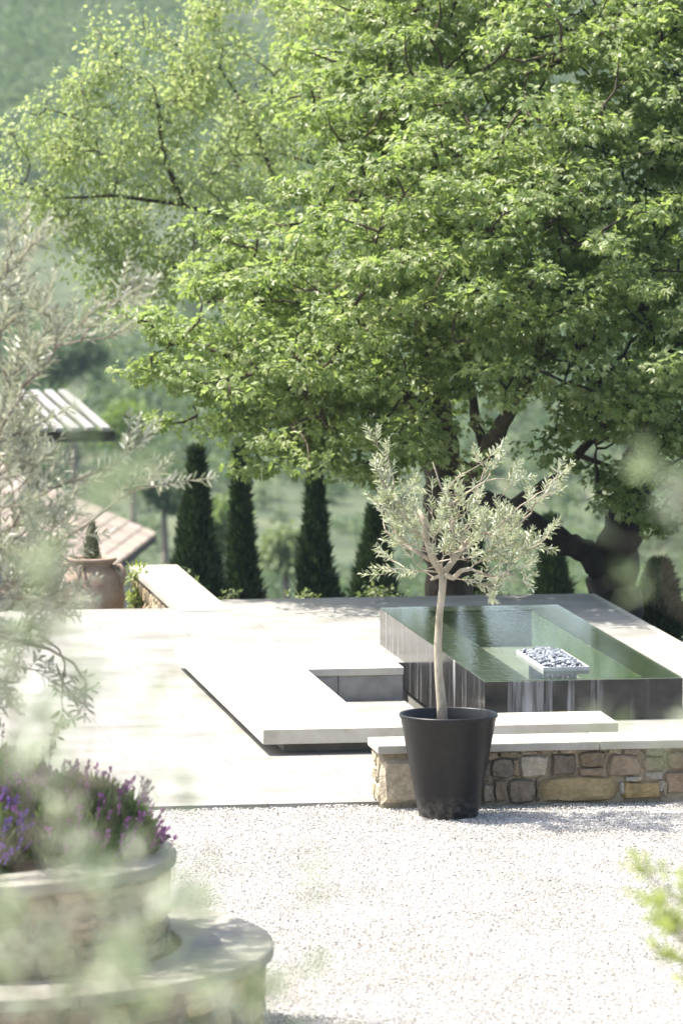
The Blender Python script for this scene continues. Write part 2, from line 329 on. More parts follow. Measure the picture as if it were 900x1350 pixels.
# ------------------------------------------------------------------ terrain, gravel
def smooth(a, b, x):
    t = np.clip((x - a) / (b - a), 0, 1); return t * t * (3 - 2 * t)
KD = [-60, 44, 49, 58, 75, 100, 150, 210, 260, 340, 450, 700, 1000, 1700, 2600]
KZ = [-.08, -.62, -.72, -1.55, -3.4, -6.8, -14.5, -20, -22.5, -19.5, -11, 15, 52, 150, 260]
def terrain_z(X, Y):
    u = (X - OX) * CU + (Y - OY) * SU; v = -(X - OX) * SU + (Y - OY) * CU
    low = np.interp(Y, KD[1:], KZ[1:])
    far = np.maximum(Y - 120, 0)
    low = low + 1.6 * np.sin(X / 23 + 1) * np.sin(Y / 41) * smooth(110, 260, Y) + .03 * X * smooth(150, 400, Y) * -1.0
    low = low + .35 * np.sin(X / 5.1 + Y / 13) * smooth(70, 140, Y)
    drop = smooth(.8, 2.2, v)
    return -.08 * (1 - drop) + low * drop
ys = np.concatenate([np.arange(-40, 30, 5), np.arange(30, 52, .35), np.arange(52, 120, 2), np.arange(120, 480, 6), np.arange(480, 2600, 60)])
ss = np.concatenate([np.linspace(-1, -.14, 20), np.linspace(-.12, .12, 61), np.linspace(.14, 1, 20)])
gx = []; 
for y in ys:
    half = 60 + max(y, 0) * .55
    gx.append(np.c_[ss * half, np.full(len(ss), y)])
gx = np.array(gx); zz = terrain_z(gx[..., 0], gx[..., 1])
tv = np.concatenate([gx, zz[..., None]], -1).reshape(-1, 3); nx = len(ss); ny = len(ys)
ii = (np.arange(ny - 1)[:, None] * nx + np.arange(nx - 1)[None]).ravel()
tf = np.c_[ii, ii + 1, ii + nx + 1, ii + nx]
tag(link('terrain', mesh_np('terrain', tv, tf, True), M['grass']), kind='structure')

g = MB(); g.add([W(-14, -36, -.032), W(9, -36, -.032), W(9, .5, -.032), W(-14, .5, -.032)], [(0, 1, 2, 3)])
tag(g.build('gravel_court', M['gravel']), kind='structure')
# loose stones lying over the gravel court (nobody could count them)
n = 290000
D = np.sqrt(rng.uniform(25.5 ** 2, 35.2 ** 2, n)); X = rng.uniform(-1, 1, n) * (.0625 * D + .45)
u = (X - OX) * CU + (D - OY) * SU; v = -(X - OX) * SU + (D - OY) * CU
keep = (v < .09) & ~((u > .04) & (v > -.06)) & ~((X + 1.89) ** 2 + (D - 26.7) ** 2 < 1.5 ** 2)
X, D = X[keep], D[keep]; n = len(X)
oct_v = np.array([(1,0,0),(0,1,0),(-1,0,0),(0,-1,0),(0,0,1),(0,0,-1)], dtype=float)
oct_f = np.array([(0,1,4),(1,2,4),(2,3,4),(3,0,4),(1,0,5),(2,1,5),(3,2,5),(0,3,5)])
sz = .0036 + .0038 * rng.random(n) ** 2
ang = rng.uniform(0, 6.28, n); tv = oct_v[None] * (1 + rng.uniform(-.3, .3, (n, 6, 1)))
tv = tv * np.stack([rng.uniform(.9, 1.5, n), rng.uniform(.7, 1.1, n), rng.uniform(.55, .85, n)], -1)[:, None] * sz[:, None, None]
tl = rng.normal(0, .35, n)
x, y, z = tv[..., 0], tv[..., 1], tv[..., 2]
x, z = x * np.cos(tl)[:, None] - z * np.sin(tl)[:, None], x * np.sin(tl)[:, None] + z * np.cos(tl)[:, None]
xr = x * np.cos(ang)[:, None] - y * np.sin(ang)[:, None]; yr = x * np.sin(ang)[:, None] + y * np.cos(ang)[:, None]
heap = .010 * np.sin(X * 9 + 2 * np.sin(D * 5)) * np.sin(D * 7)
vs = np.stack([xr + X[:, None], yr + D[:, None], z + (-.028 + .6 * sz + np.maximum(heap, 0) + rng.uniform(0, .006, n))[:, None]], -1)
fs = (oct_f[None] + (np.arange(n) * 6)[:, None, None]).reshape(-1, 3)
tag(link('gravel', mesh_np('gravel', vs.reshape(-1, 3), fs, True), M['gravel_stone']),
    'loose pale grey and white gravel covering the forecourt', 'gravel', kind='stuff')

# ------------------------------------------------------------------ terrace (local u,v frame)
loc0, rz0 = (OX, OY, 0), TH
t = MB()
BK = 11.32; BL = 10.78; UR = 3.56
HU0, HU1, HV0, HV1 = .36, 1.36, 2.62, 6.98      # sunken well between the bench and the pool
t.box((-9, .1, -.7), (HU0, BL, 0)); t.box((HU0, .1, -.7), (HU1, HV0, 0)); t.box((HU0, HV1, -.7), (HU1, BL, 0))
t.box((HU0, HV0, -.7), (1.068, HV1, -.062)); t.box((1.068, HV0, -.7), (HU1, HV1, -.55)); t.box((HU1, .1, -.7), (UR, BL, 0)); t.box((.53, BL, -.7), (UR, BK, 0))
tag(t.build('terrace_paving', M['terrace'], None, loc0, rz0), kind='structure')
t = MB(); t.box((UR + .003, .1, -.9), (UR + .06, BK, -.004)); t.box((-9, BL + .003, -.9), (.12, BL + .05, -.03)); t.box((.54, BK + .003, -.9), (UR, BK + .05, -.03))
tag(t.build('terrace_retaining_edge', M['coping'], None, loc0, rz0), kind='structure')

# stone-wall faces: each stone a rounded lump on a mortar backing
def lump(mb, poly_rect, fn, depth, col, k=7, round_=.15):
    """a stone filling rect (s0,t0,s1,t1); fn(s,t,d) maps along/up/outward to a point"""
    s0, t0, s1, t1 = poly_rect; cs, ct = (s0 + s1) / 2, (t0 + t1) / 2; hs, ht = (s1 - s0) / 2 * 1.0 + .002, (t1 - t0) / 2 + .002
    seed = [random.uniform(0, 6.28) for _ in range(6)]; sk = [random.uniform(-.07, .07) for _ in range(4)]
    vs = []; fs = []
    for j in range(k):
        for i in range(k):
            a, b = -1 + 2 * i / (k - 1), -1 + 2 * j / (k - 1)
            # squircle outline
            m = max(abs(a), abs(b)); L_ = math.hypot(a, b) or 1
            sq = 1 - round_ * (min(abs(a), abs(b)) / (m or 1)) ** 2 * m * .55
            s_ = a * sq * (1 + sk[0] * b + .05 * math.sin(3 * b + seed[0])); t_ = b * sq * (1 + sk[1] * a + .06 * math.sin(3 * a + seed[1]))
            d = depth * (1 - m ** 7) ** .5 if m < 1 else -.012
            d += .22 * depth * (math.sin(2.3 * a + seed[2]) * math.sin(2.1 * b + seed[3]) + .5 * math.sin(5 * a + seed[4]) * math.sin(4.7 * b + seed[5])) * (1 - m ** 6)
            d += random.uniform(-.003, .003)
            vs.append(fn(cs + s_ * hs + random.uniform(-.003, .003), ct + t_ * ht + random.uniform(-.003, .003), d))
    for j in range(k - 1):
        for i in range(k - 1):
            q = j * k + i; fs.append((q, q + 1, q + k + 1, q + k))
    mb.add(vs, fs, col, False)
STONES = [(.20,.165,.125), (.24,.20,.155), (.16,.14,.12), (.30,.24,.15), (.27,.215,.13), (.34,.31,.27), (.18,.165,.15), (.25,.19,.13)]
def coursed(L, H, rows=3, smin=.12, smax=.34):
    out = []; t0 = 0
    hs = [random.uniform(.8, 1.2) for _ in range(rows)]; tot = sum(hs)
    for h in hs:
        h = h / tot * H; s = -random.uniform(0, .1)
        while s < L:
            w = random.uniform(smin, smax)
            if random.random() < .2 and h > .09:
                out.append((s, t0, s + w, t0 + h * .6)); out.append((s, t0 + h * .6, s + w, t0 + h))
            else: out.append((s, t0, s + w, t0 + h))
            s += w
        t0 += h
    return out

# low front wall with pale coping
root = thing('low_garden_wall', 'low stone wall with pale coping behind the black pot', 'wall', loc0, rz0)
b = MB(); b.box((.06, -.055, -.2), (4.3, .27, .316)); b.build('mortar_core', M['mortar'], root)
def front_fn(s, t_, d): return (s, -.055 - d, t_)
px = lambda x: (x * 430 / 900 + 470 - 497) / 218.5 + .04
pz = lambda y: .318 - (y - 141) / 2.093 / 216.0
mb = MB()
def stone_px(x0, y0, x1, y1, col, dep=.035): lump(mb, (px(x0), pz(y1), px(x1), pz(y0)), front_fn, dep, col, 9)
lay = [(365,160,437,217,(.185,.165,.14)), (445,152,532,219,(.40,.37,.32)), (536,150,612,213,(.17,.145,.12)), (613,147,695,193,(.21,.17,.125)), (612,192,687,215,(.26,.21,.16)),
       (695,155,796,221,(.24,.195,.145)), (797,163,862,205,(.19,.16,.125)), (865,150,930,203,(.25,.21,.15)), (414,218,498,290,(.20,.175,.145)), (378,218,412,284,(.23,.19,.145)),
       (345,230,376,284,(.27,.25,.215)), (499,213,734,289,(.30,.25,.145)), (735,232,858,283,(.29,.23,.12)), (861,205,925,272,(.23,.18,.13)), (800,207,860,229,(.26,.255,.245)),
       (745,219,799,232,(.34,.33,.30)), (845,231,860,262,(.29,.285,.275)), (733,233,745,270,(.32,.31,.28)), (388,142,445,158,(.25,.21,.15)), (446,141,500,152,(.33,.29,.22)),
       (500,141,560,150,(.30,.26,.20)), (560,140,612,150,(.36,.31,.22)), (696,141,740,154,(.28,.25,.18)), (740,141,798,156,(.24,.20,.16)), (800,141,862,162,(.20,.17,.14)),
       (430,160,446,215,(.26,.22,.16)), (858,232,866,280,(.25,.22,.18)), (497,222,504,286,(.20,.17,.13)), (345,142,387,165,(.30,.25,.19)), (345,166,366,228,(.2,.18,.16))]
for x0, y0, x1, y1, c in lay: stone_px(x0, y0, x1, y1, c)
stone_px(58, 152, 175, 286, (.44,.40,.33), .03)
stone_px(176, 150, 250, 220, (.3,.26,.2)); stone_px(176, 221, 260, 286, (.22,.19,.16)); stone_px(251, 150, 344, 214, (.2,.17,.14)); stone_px(261, 215, 344, 286, (.27,.22,.15))
s_off = px(931)
for r in coursed(4.25 - s_off, .32, 3): lump(mb, (s_off + max(r[0], 0), r[1], s_off + r[2], r[3]), front_fn, .03, random.choice(STONES))
def left_fn(s, t_, d): return (.06 - d, s, t_)
for r in [(-.05, 0, .12, .13), (.12, 0, .27, .12), (-.05, .13, .06, .31), (.06, .12, .27, .22), (.06, .22, .27, .315)]: lump(mb, r, left_fn, .025, (.38,.34,.27))
mb.build('stone_facing', M['stone'], root, colors=True)
b = MB(); b.box((.02, -.105, .3185), (1.385, .30, .37)); b.box((1.390, -.107, .3185), (2.95, .30, .371)); b.box((2.955, -.105, .3185), (4.33, .30, .37))
b.build('coping', M['coping'], root, bevel=.006)

# parapet that runs back from the terrace edge
root = thing('parapet_wall', 'pale capped parapet running back from the terrace edge beside the urn', 'wall', loc0, rz0)
b = MB(); b.box((.17, 10.79, -1.3), (.50, 13.95, -.05)); b.build('mortar_core', M['mortar'], root)
mb = MB()
def par_fn(s, t_, d): return (.17 - d, 13.95 - s, -1.25 + t_)
for r in coursed(3.1, 1.18, 7, .14, .32): lump(mb, r, par_fn, .03, random.choice([(.36,.31,.23), (.30,.25,.17), (.42,.37,.28), (.24,.2,.15)]), 6)
mb.build('stone_facing', M['stone'], root, colors=True)
b = MB(); b.box((.12, 10.5, -.047), (.53, 12.3, .008)); b.box((.12, 12.305, -.047), (.53, 14.0, .007)); b.build('coping', M['coping'], root, bevel=.005)

# ------------------------------------------------------------------ floating concrete bench
root = thing('concrete_bench', 'broad U-shaped floating concrete bench on the sunlit terrace', 'bench', loc0, rz0)
m_ = MB(); m_.prism([(-.36, 2.21), (1.97, 2.21), (1.97, 2.80), (.38, 2.80), (.38, 5.42), (-.03 + .41, 6.89), (-.36, 6.89)], .072, .17)
m_.build('seat_slab', M['concrete'], root, bevel=.005)
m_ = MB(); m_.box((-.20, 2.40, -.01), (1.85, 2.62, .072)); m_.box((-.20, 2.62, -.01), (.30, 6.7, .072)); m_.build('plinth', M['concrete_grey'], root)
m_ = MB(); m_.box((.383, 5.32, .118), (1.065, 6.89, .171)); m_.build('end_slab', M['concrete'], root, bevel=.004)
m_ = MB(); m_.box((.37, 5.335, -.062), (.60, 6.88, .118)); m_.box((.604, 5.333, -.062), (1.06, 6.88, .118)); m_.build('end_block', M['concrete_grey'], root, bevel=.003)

# ------------------------------------------------------------------ reflecting pool
root = thing('raised_pool', 'raised black stone pool of green water with pale lime streaks', 'pool', loc0, rz0)
m_ = MB()
u0, u1, v0, v1, zt = 1.34, 2.70, 3.62, 8.12, .274
m_.box((u0, v0, -.2), (u1, v0 + .10, zt)); m_.box((u0, v1 - .26, -.2), (u1, v1, zt))
m_.box((u0, v0 + .10, -.2), (u0 + .32, v1 - .26, zt)); m_.box((u1 - .25, v0 + .10, -.2), (u1, v1 - .26, zt))
tank = m_.build('stone_tank', M['basalt'], root, bevel=.004)
m_ = MB(); a, b_, c_, d_ = u0 + .32, u1 - .25, v0 + .10, v1 - .26
m_.add([(a, c_, -.08), (b_, c_, -.08), (b_, d_, -.08), (a, d_, -.08)], [(0, 1, 2, 3)]); m_.build('basin_floor', M['basin'], tank)
m_ = MB()
for q in (((a, c_, -.08), (a + .004, d_, .262)), ((b_ - .004, c_, -.08), (b_, d_, .262)), ((a + .004, d_ - .004, -.08), (b_ - .004, d_, .262)), ((a + .004, c_, -.08), (b_ - .004, c_ + .004, .262))): m_.box(*q)
m_.build('basin_lining', M['basin'], tank)
m_ = MB(); nx_, ny_ = 2, 2
m_.add([(u0 + .003, v0 + .003, .2795), (u1 - .003, v0 + .003, .2795), (u1 - .003, v1 - .003, .2795), (u0 + .003, v1 - .003, .2795)], [(0, 1, 2, 3)])
m_.build('water_surface', M['water'], root)
root = thing('pebble_tray', 'slim pale metal tray standing in the green pool', 'tray', loc0, rz0)
m_ = MB(); a, b_, c_, d_ = 1.83, 2.15, 4.10, 5.12
for q in [((a, c_, .255), (b_, c_ + .012, .304)), ((a, d_ - .012, .255), (b_, d_, .304)), ((a, c_ + .012, .255), (a + .012, d_ - .012, .304)), ((b_ - .012, c_ + .012, .255), (b_, d_ - .012, .304)), ((a + .012, c_ + .012, .255), (b_ - .012, d_ - .012, .268))]: m_.box(*q)
m_.build('tray_rim', M['steel'], root)
for y0_ in (c_ + .1, d_ - .2):
    m_ = MB(); m_.box((a + .07, y0_, -.08), (b_ - .07, y0_ + .1, .254)); m_.build('support', M['basalt'], root)
# pebbles heaped in the tray
ico_v, ico_f = [], []
phi = (1 + 5 ** .5) / 2
for s1 in (-1, 1):
    for s2 in (-phi, phi): ico_v += [(0, s1, s2), (s1, s2, 0), (s2, 0, s1)]
ico_v = unit(np.array(ico_v, dtype=float))
dm = np.linalg.norm(ico_v[:, None] - ico_v[None], axis=-1)
for i in range(12):
    for j in range(i + 1, 12):
        for k in range(j + 1, 12):
            if max(dm[i, j], dm[j, k], dm[i, k]) < 1.1:
                nrm = np.cross(ico_v[j] - ico_v[i], ico_v[k] - ico_v[i])
                ico_f.append((i, j, k) if nrm @ ico_v[i] > 0 else (i, k, j))
ico_f = np.array(ico_f)
def pebbles(P, s, flat=.6):
    n = len(P); tv = ico_v[None] * s[:, None, None] * np.stack([rng.uniform(.8, 1.35, n), rng.uniform(.7, 1.1, n), rng.uniform(.5, .8, n)], -1)[:, None]
    tv = tv * (1 + rng.uniform(-.12, .12, (n, 12, 1))); ang = rng.uniform(0, 6.28, n); tl = rng.normal(0, .4, n)
    x, y, z = tv[..., 0], tv[..., 1], tv[..., 2]
    x, z = x * np.cos(tl)[:, None] - z * np.sin(tl)[:, None], x * np.sin(tl)[:, None] + z * np.cos(tl)[:, None]
    x, y = x * np.cos(ang)[:, None] - y * np.sin(ang)[:, None], x * np.sin(ang)[:, None] + y * np.cos(ang)[:, None]
    vs = np.stack([x, y, z], -1) + P[:, None]
    return vs.reshape(-1, 3), (ico_f[None] + (np.arange(n) * 12)[:, None, None]).reshape(-1, 3)
n = 700; pu = rng.uniform(a + .03, b_ - .03, n); pv = rng.uniform(c_ + .03, d_ - .03, n)
ed = np.minimum.reduce([pu - a, b_ - pu, (pv - c_), (d_ - pv)])
pzv = rng.uniform(.270, .30, n) + np.minimum(ed, .12) * .36 * rng.uniform(.7, 1, n)
vs, fs = pebbles(np.stack([pu, pv, pzv], -1), rng.uniform(.012, .022, n))
o = link('pebble_heap', mesh_np('pebble_heap', vs, fs, False), M['pebble'], None, loc0, rz0)
tag(o, 'blue grey pebbles heaped in the metal tray in the pool', 'pebbles', kind='stuff')

# ------------------------------------------------------------------ black pot
pc = W(.40, -.41, -.03)
root = thing('plant_pot', 'tall tapered matt black pot holding the small olive tree', 'pot', pc)
m_ = MB(); m_.lathe([(.0, .0), (.155, .0), (.171, .006), (.178, .02), (.188, .07), (.288, .606), (.2965, .612), (.297, .626), (.293, .632), (.284, .632), (.280, .626), (.272, .56), (.262, .50)], 72)
m_.build('pot_body', M['pot'], root)
m_ = MB(); m_.lathe([(.267, .525), (.2, .53), (.1, .535), (.0, .54)], 40); m_.build('soil', M['soil'], root)

# ------------------------------------------------------------------ growing things
def grow(nodes, targets, wob=.08, bend=.15, keep=.75, bias=.5, step=6):
    """join every target to the nearest skeleton node by a curved branch; returns polylines"""
    N = [np.array(q, dtype=float) for q in nodes]; head = N[0]; out = []
    arr = np.array(N); costs = list(np.linalg.norm(arr - head, axis=1) * bias)
    order = np.argsort([np.linalg.norm(np.array(t_) - head) for t_ in targets])
    for i in order:
        tg = np.array(targets[i], dtype=float)
        arr = np.array(N); d = np.linalg.norm(arr - tg, axis=1)
        j = int(np.argmin(d + np.array(costs))); p0 = arr[j]; L = d[j]
        pts = []
        side = rng.normal(0, bend * L, 3); side[2] = abs(side[2]) * .4 - .1 * L * 0
        for k in range(step + 1):
            f = k / step
            pts.append(p0 + (tg - p0) * f + side * math.sin(math.pi * f) + (rng.normal(0, wob * L / step, 3) if 0 < k < step else 0))
        out.append((pts, L))
        for k in range(1, step + 1):
            if k / step <= keep: N.append(pts[k]); costs.append(costs[j] + bias * L * k / step)
    return out

def olive_twig(L, p, d, length, leaf, gap, rnd=.3, up=.15):
    """one leafy shoot: opposite narrow leaves, each pair turned a quarter"""
    P, A, N, S = L; p = V(p); d = V(d).normalized(); side = d.orthogonal().normalized()
    side.rotate(__import__('mathutils').Quaternion(d, random.uniform(0, 6.28)))
    n = max(3, int(length / gap)); pts = [p.copy()]
    for i in range(n):
        d = (d + V((random.gauss(0, .05), random.gauss(0, .05), random.gauss(0, .05) + up * .05))).normalized()
        p = p + d * gap; pts.append(p.copy()); side = d.cross(side).normalized()
        if i < 1: continue
        tap = 1 - .45 * (i / n) ** 2
        for s_ in (-1, 1):
            if random.random() < .08: continue
            a = (d * random.uniform(.55, 1.0) + side * s_ * random.uniform(.6, 1.0) + V((random.gauss(0, rnd * .6), random.gauss(0, rnd * .6), random.gauss(0, rnd * .6)))).normalized()
            nn = (V((0, 0, 1)) * .6 + d * .5 + V((random.gauss(0, .5), random.gauss(0, .5), random.gauss(0, .5)))).normalized()
            P.append(tuple(p)); A.append(tuple(a)); N.append(tuple(nn)); S.append(leaf * tap * random.uniform(.75, 1.2))
    P.append(tuple(p)); A.append(tuple(d)); N.append((0.3, -.2, 1)); S.append(leaf * .6)
    return pts

def olive_tree(root, trunk, trad, limbs, targets, leaf, gap, tl, per, barkm, leafm, up=.5, r0=.012, bend=.15, droop=None, tdens=1.0, stem='trunk', base=(0, 0, 0)):
    """trunk polyline + limbs + shoots; everything in world coordinates shifted to the root"""
    base = V(base); wood = MB(); L = ([], [], [], [])
    tw = MB(); wood.tube(trunk, trad, 14, wob=.03)
    nodes = [trunk[-1]]
    for pts, r in limbs:
        wood.tube(pts, r, 9, wob=.04); nodes += [tuple(q) for q in pts[1:]]
    head = V(trunk[-1])
    for pts, ln_ in grow(nodes, targets, bend=bend, bias=.6):
        rr = min(r0, .004 + .011 * ln_ * r0 / .012)
        tw.tube(pts, [rr * (1 - .75 * k / (len(pts) - 1)) for k in range(len(pts))], 5)
        for k in range(per):
            f = random.uniform(.45, 1) if k else 1.0
            q = f * (len(pts) - 1); i = min(int(q), len(pts) - 2); p = V(pts[i]).lerp(V(pts[i + 1]), q - i)
            ax = (V(pts[i + 1]) - V(pts[i])).normalized(); out = (p - head).normalized()
            rv = V((random.gauss(0, 1), random.gauss(0, 1), random.gauss(0, .8))).normalized()
            d = (ax * .6 + out * .4 + rv * .75 + V((0, 0, up * random.uniform(.2, 1.2)))).normalized() if k else (ax + V((0, 0, up * .3))).normalized()
            tp = olive_twig(L, p, d, tl * random.uniform(.6, 1.25), leaf, gap)
            tw.tube(tp, [.0035 * r0 / .012 * (1 - .7 * j / (len(tp) - 1)) for j in range(len(tp))], 4, cap=False)
    for m_, nm in ((wood, stem), (tw, 'branches')):
        m_.v = [(V(q) - base) for q in m_.v]; m_.v = [tuple(q) for q in m_.v]; m_.build(nm, barkm, root)
    me = leaf_mesh('crown', np.array(L[0]) - np.array(base), L[1], L[2], L[3], OLIVE)
    link('crown', me, leafm, root)
    return len(L[0])

# the potted olive
PY = pc.y
def q_(px_, py_, dd=0.0): return tuple(at(px_, py_, PY + dd))
root = thing('potted_olive_tree', 'small standard olive tree with silvery crown growing from the black pot', 'tree', (pc.x, pc.y, pc.z + .54))
trunk = [q_(583, 958), q_(582, 930), q_(578, 890), q_(577, 850), q_(579, 810), q_(583, 775), q_(584, 755)]
tr_r = [.036, .030, .026, .024, .022, .022, .025]
limbs = [([q_(584, 757), q_(570, 738, -.02), q_(562, 712, -.05), q_(559, 690, -.06), q_(552, 672, -.03)], [.024, .021, .018, .016, .011]),
         ([q_(584, 757), q_(597, 762, -.04), q_(608, 752, -.1), q_(620, 750, -.12)], [.020, .016, .014, .012]),
         ([q_(584, 756), q_(598, 738, .08), q_(612, 718, .15), q_(628, 700, .2), q_(655, 706, .15), q_(672, 700, .1), q_(700, 676, .05)], [.022, .018, .016, .013, .011, .009, .006]),
         ([q_(584, 757), q_(572, 762, .1), q_(568, 764, .14)], [.014, .011, .008]),
         ([q_(566, 738), q_(545, 725, .1), q_(525, 715, .2), q_(508, 700, .15)], [.015, .012, .010, .007]),
         ([q_(598, 738, .08), q_(597, 700, .1), q_(592, 668, .05), q_(580, 640, .02), q_(570, 609, 0)], [.013, .010, .008, .005, .003]),
         ([q_(592, 668, .05), q_(615, 650, .02), q_(640, 634, -.02), q_(646, 624, -.02)], [.008, .006, .005, .003]),
         ([q_(620, 750, -.12), q_(640, 758, -.1), q_(660, 762, -.1), q_(682, 768, -.1)], [.009, .007, .005, .003])]
tg = []
for x_, y_, n_ in [(486,583,1),(490,590,1),(483,768,1),(653,596,1),(757,628,1),(492,604,1),(500,630,2),(506,648,3),(488,655,2),(490,675,2),(512,672,3),(500,698,3),(530,652,2),(524,690,4),(540,712,4),(545,672,3),(515,720,3),(548,640,1),(530,735,2),
                   (560,655,2),(568,690,2),(575,720,3),(590,690,3),(580,665,2),(600,650,2),(612,672,3),(602,715,3),(625,665,2),(632,690,4),(617,735,3),(645,712,4),(650,735,4),(628,720,3),
                   (648,612,1),(652,604,1),(672,650,1),(680,636,1),(668,680,3),(690,690,2),(705,640,1),(722,650,1),(735,648,2),(750,636,2),(712,665,2),(690,718,3),(712,722,2),(728,718,1),(672,730,3),(700,752,2),
                   (693,770,2),(686,742,2),(645,775,3),(652,788,2),(638,790,1),(662,776,1),(486,758,1),(500,745,1),(534,758,1),(560,700,3),(590,735,2),(664,700,2)]:
    x_, y_ = 606 + (x_ - 606) * .88, 700 + (y_ - 700) * .9
    for k in range(n_): tg.append(q_(x_ + random.uniform(-9, 9), y_ + random.uniform(-9, 9), random.uniform(-.33, .33)))
olive_tree(root, trunk, tr_r, limbs, [t_ for t_ in tg if random.random() < .93], .056, .0122, .145, 2, M['olive_bark'], M['olive_leaf'], up=1.0, r0=.0075, base=root.location)

# ------------------------------------------------------------------ olive standing at the left, behind the lavender bed
def world_targets(lst, D0, D1, jit=14):
    out = []
    for x_, y_, n_ in lst:
        for k in range(n_): out.append(tuple(at(x_ + random.uniform(-jit, jit), y_ + random.uniform(-jit, jit), random.uniform(D0, D1))))
    return out
bx = (-3.35, 25.6)
root = thing('olive_tree', 'grey olive tree reaching in at the left above the lavender bed', 'tree', (bx[0], bx[1], -.03))
trunk = [(bx[0], bx[1], -.1), (bx[0] + .03, bx[1], .5), (bx[0] - .04, bx[1] - .02, 1.0), (bx[0] + .02, bx[1], 1.45)]
tl_ = [(12,350,1),(20,470,2),(15,570,2),(25,650,2),(15,720,3),(35,810,2),(30,330,2),(5,380,3),(15,430,3),(60,430,2),(110,440,2),(150,405,1),(170,385,1),(150,445,1),(35,480,4),(5,540,4),(30,560,2),(20,610,4),(40,610,2),(160,600,1),
       (185,625,1),(205,645,1),(130,610,1),(30,680,5),(75,690,3),(50,740,5),(20,780,6),(15,840,4),(60,790,3),(10,900,3),(75,880,1),(90,910,1),(95,945,1),(-60,400,5),(-60,550,6),(-60,700,8),(-140,500,8),(-140,650,8),(-220,600,6),(-100,820,6)]
olive_tree(root, trunk, [.13, .11, .10, .09],
           [([trunk[-1], (bx[0] + .2, bx[1] - .3, 2.0), (bx[0] + .35, bx[1] - .5, 2.6), (bx[0] + .5, bx[1] - .7, 3.2)], [.07, .05, .035, .02]),
            ([trunk[-1], (bx[0] + .4, bx[1] - .2, 1.9), (bx[0] + .8, bx[1] - .3, 2.2), (bx[0] + 1.15, bx[1] - .3, 2.4)], [.06, .045, .03, .015]),
            ([trunk[-1], (bx[0] - .3, bx[1] - .1, 2.0), (bx[0] - .5, bx[1], 2.8)], [.06, .04, .02])],
           world_targets(tl_, 26.1, 27.6), .068, .018, .22, 4, M['grey_bark'], M['grove_leaf'], up=.6, r0=.010, base=root.location)

# olives growing close to the viewer: only their top shoots reach into the view
bx = (-.98, 8.0)
root = thing('olive_tree', 'soft blurred olive shoots rising at the lower left corner', 'tree', (bx[0], bx[1], -.03))
trunk = [(bx[0], bx[1], -.1), (bx[0] + .05, bx[1], .8), (bx[0], bx[1] + .05, 1.8), (bx[0] + .08, bx[1], 2.9)]
tl_ = [(10,800,1),(30,870,1),(20,960,1),(70,990,1),(130,960,1),(20,1060,1),(60,1110,1),(125,1130,1),(20,1190,1),(85,1210,2),(150,1230,1),(210,1210,1),
       (250,1235,1),(190,1280,1),(120,1290,2),(50,1280,2),(20,1340,2),(90,1350,2),(160,1340,2),(225,1325,2),(290,1310,1),(350,1345,1),(395,1190,1),(420,1340,1),(118,690,1),(112,620,1),(25,720,1),(215,1090,1),(175,1010,1),(110,1200,1),(20,1240,2),(170,1190,1),(110,1330,2),(60,1320,2),(190,1330,1),(40,930,1),(15,880,2),(45,980,1),(90,960,1),(30,1075,1),(240,1290,1),(15,1110,1)]
olive_tree(root, trunk, [.06, .05, .045, .04],
           [([trunk[-1], (bx[0] + .15, bx[1] - .1, 3.3), (bx[0] + .3, bx[1] - .2, 3.6)], [.02, .014, .009]), ([trunk[-1], (bx[0] + .02, bx[1] + .1, 3.5), (bx[0] + .2, bx[1], 3.9), (bx[0] + .40, bx[1], 4.2)], [.02, .014, .009, .006]),
            ([trunk[-1], (bx[0] + .3, bx[1] + .1, 3.2), (bx[0] + .6, bx[1], 3.55)], [.02, .014, .008])],
           [t_ for t_ in world_targets(tl_, 6.8, 9.4, 10) if random.random() < .95], .056, .021, .12, 2, M['grey_bark'], M['near_leaf'], up=.6, r0=.004, base=root.location)
bx = (.98, 8.2)
root = thing('olive_tree', 'very blurred olive shoots poking in at the right edge', 'tree', (bx[0], bx[1], -.03))
trunk = [(bx[0], bx[1], -.1), (bx[0] + .05, bx[1], 1.2), (bx[0] - .03, bx[1], 2.4), (bx[0] - .05, bx[1], 3.4)]
tl_ = [(858,715,1),(885,745,1),(905,660,1),(890,800,1),(835,1005,1),(890,1005,1),(960,700,3),(1010,800,3),(970,950,2)]
olive_tree(root, trunk, [.06, .05, .04, .03], [([trunk[-1], (bx[0] - .15, bx[1], 3.9), (bx[0] - .3, bx[1], 4.15)], [.02, .014, .008])],
           world_targets(tl_, 7.2, 8.6, 10), .060, .022, .10, 1, M['grey_bark'], M['near_leaf'], up=.3, r0=.006, base=root.location)
bx = (1.42, 16.5)
root = thing('leafy_shrub', 'yellow green leafy shoots entering low at the right edge', 'shrub', (bx[0], bx[1], -.03))
trunk = [(bx[0], bx[1], -.1), (bx[0], bx[1], .8), (bx[0] - .05, bx[1], 1.6)]
olive_tree(root, trunk, [.05, .04, .03], [([trunk[-1], (bx[0] - .15, bx[1], 2.2), (bx[0] - .3, bx[1], 2.5)], [.02, .012, .008])],
           world_targets([(855,1155,1),(880,1190,2),(895,1225,2),(895,1265,1),(940,1180,3),(960,1250,4),(1000,1300,4),(930,1300,2)], 15.8, 16.8, 8), .05, .013, .13, 4, M['grey_bark'], M['lime_leaf'], up=.4, r0=.006, stem='stem', base=root.location)

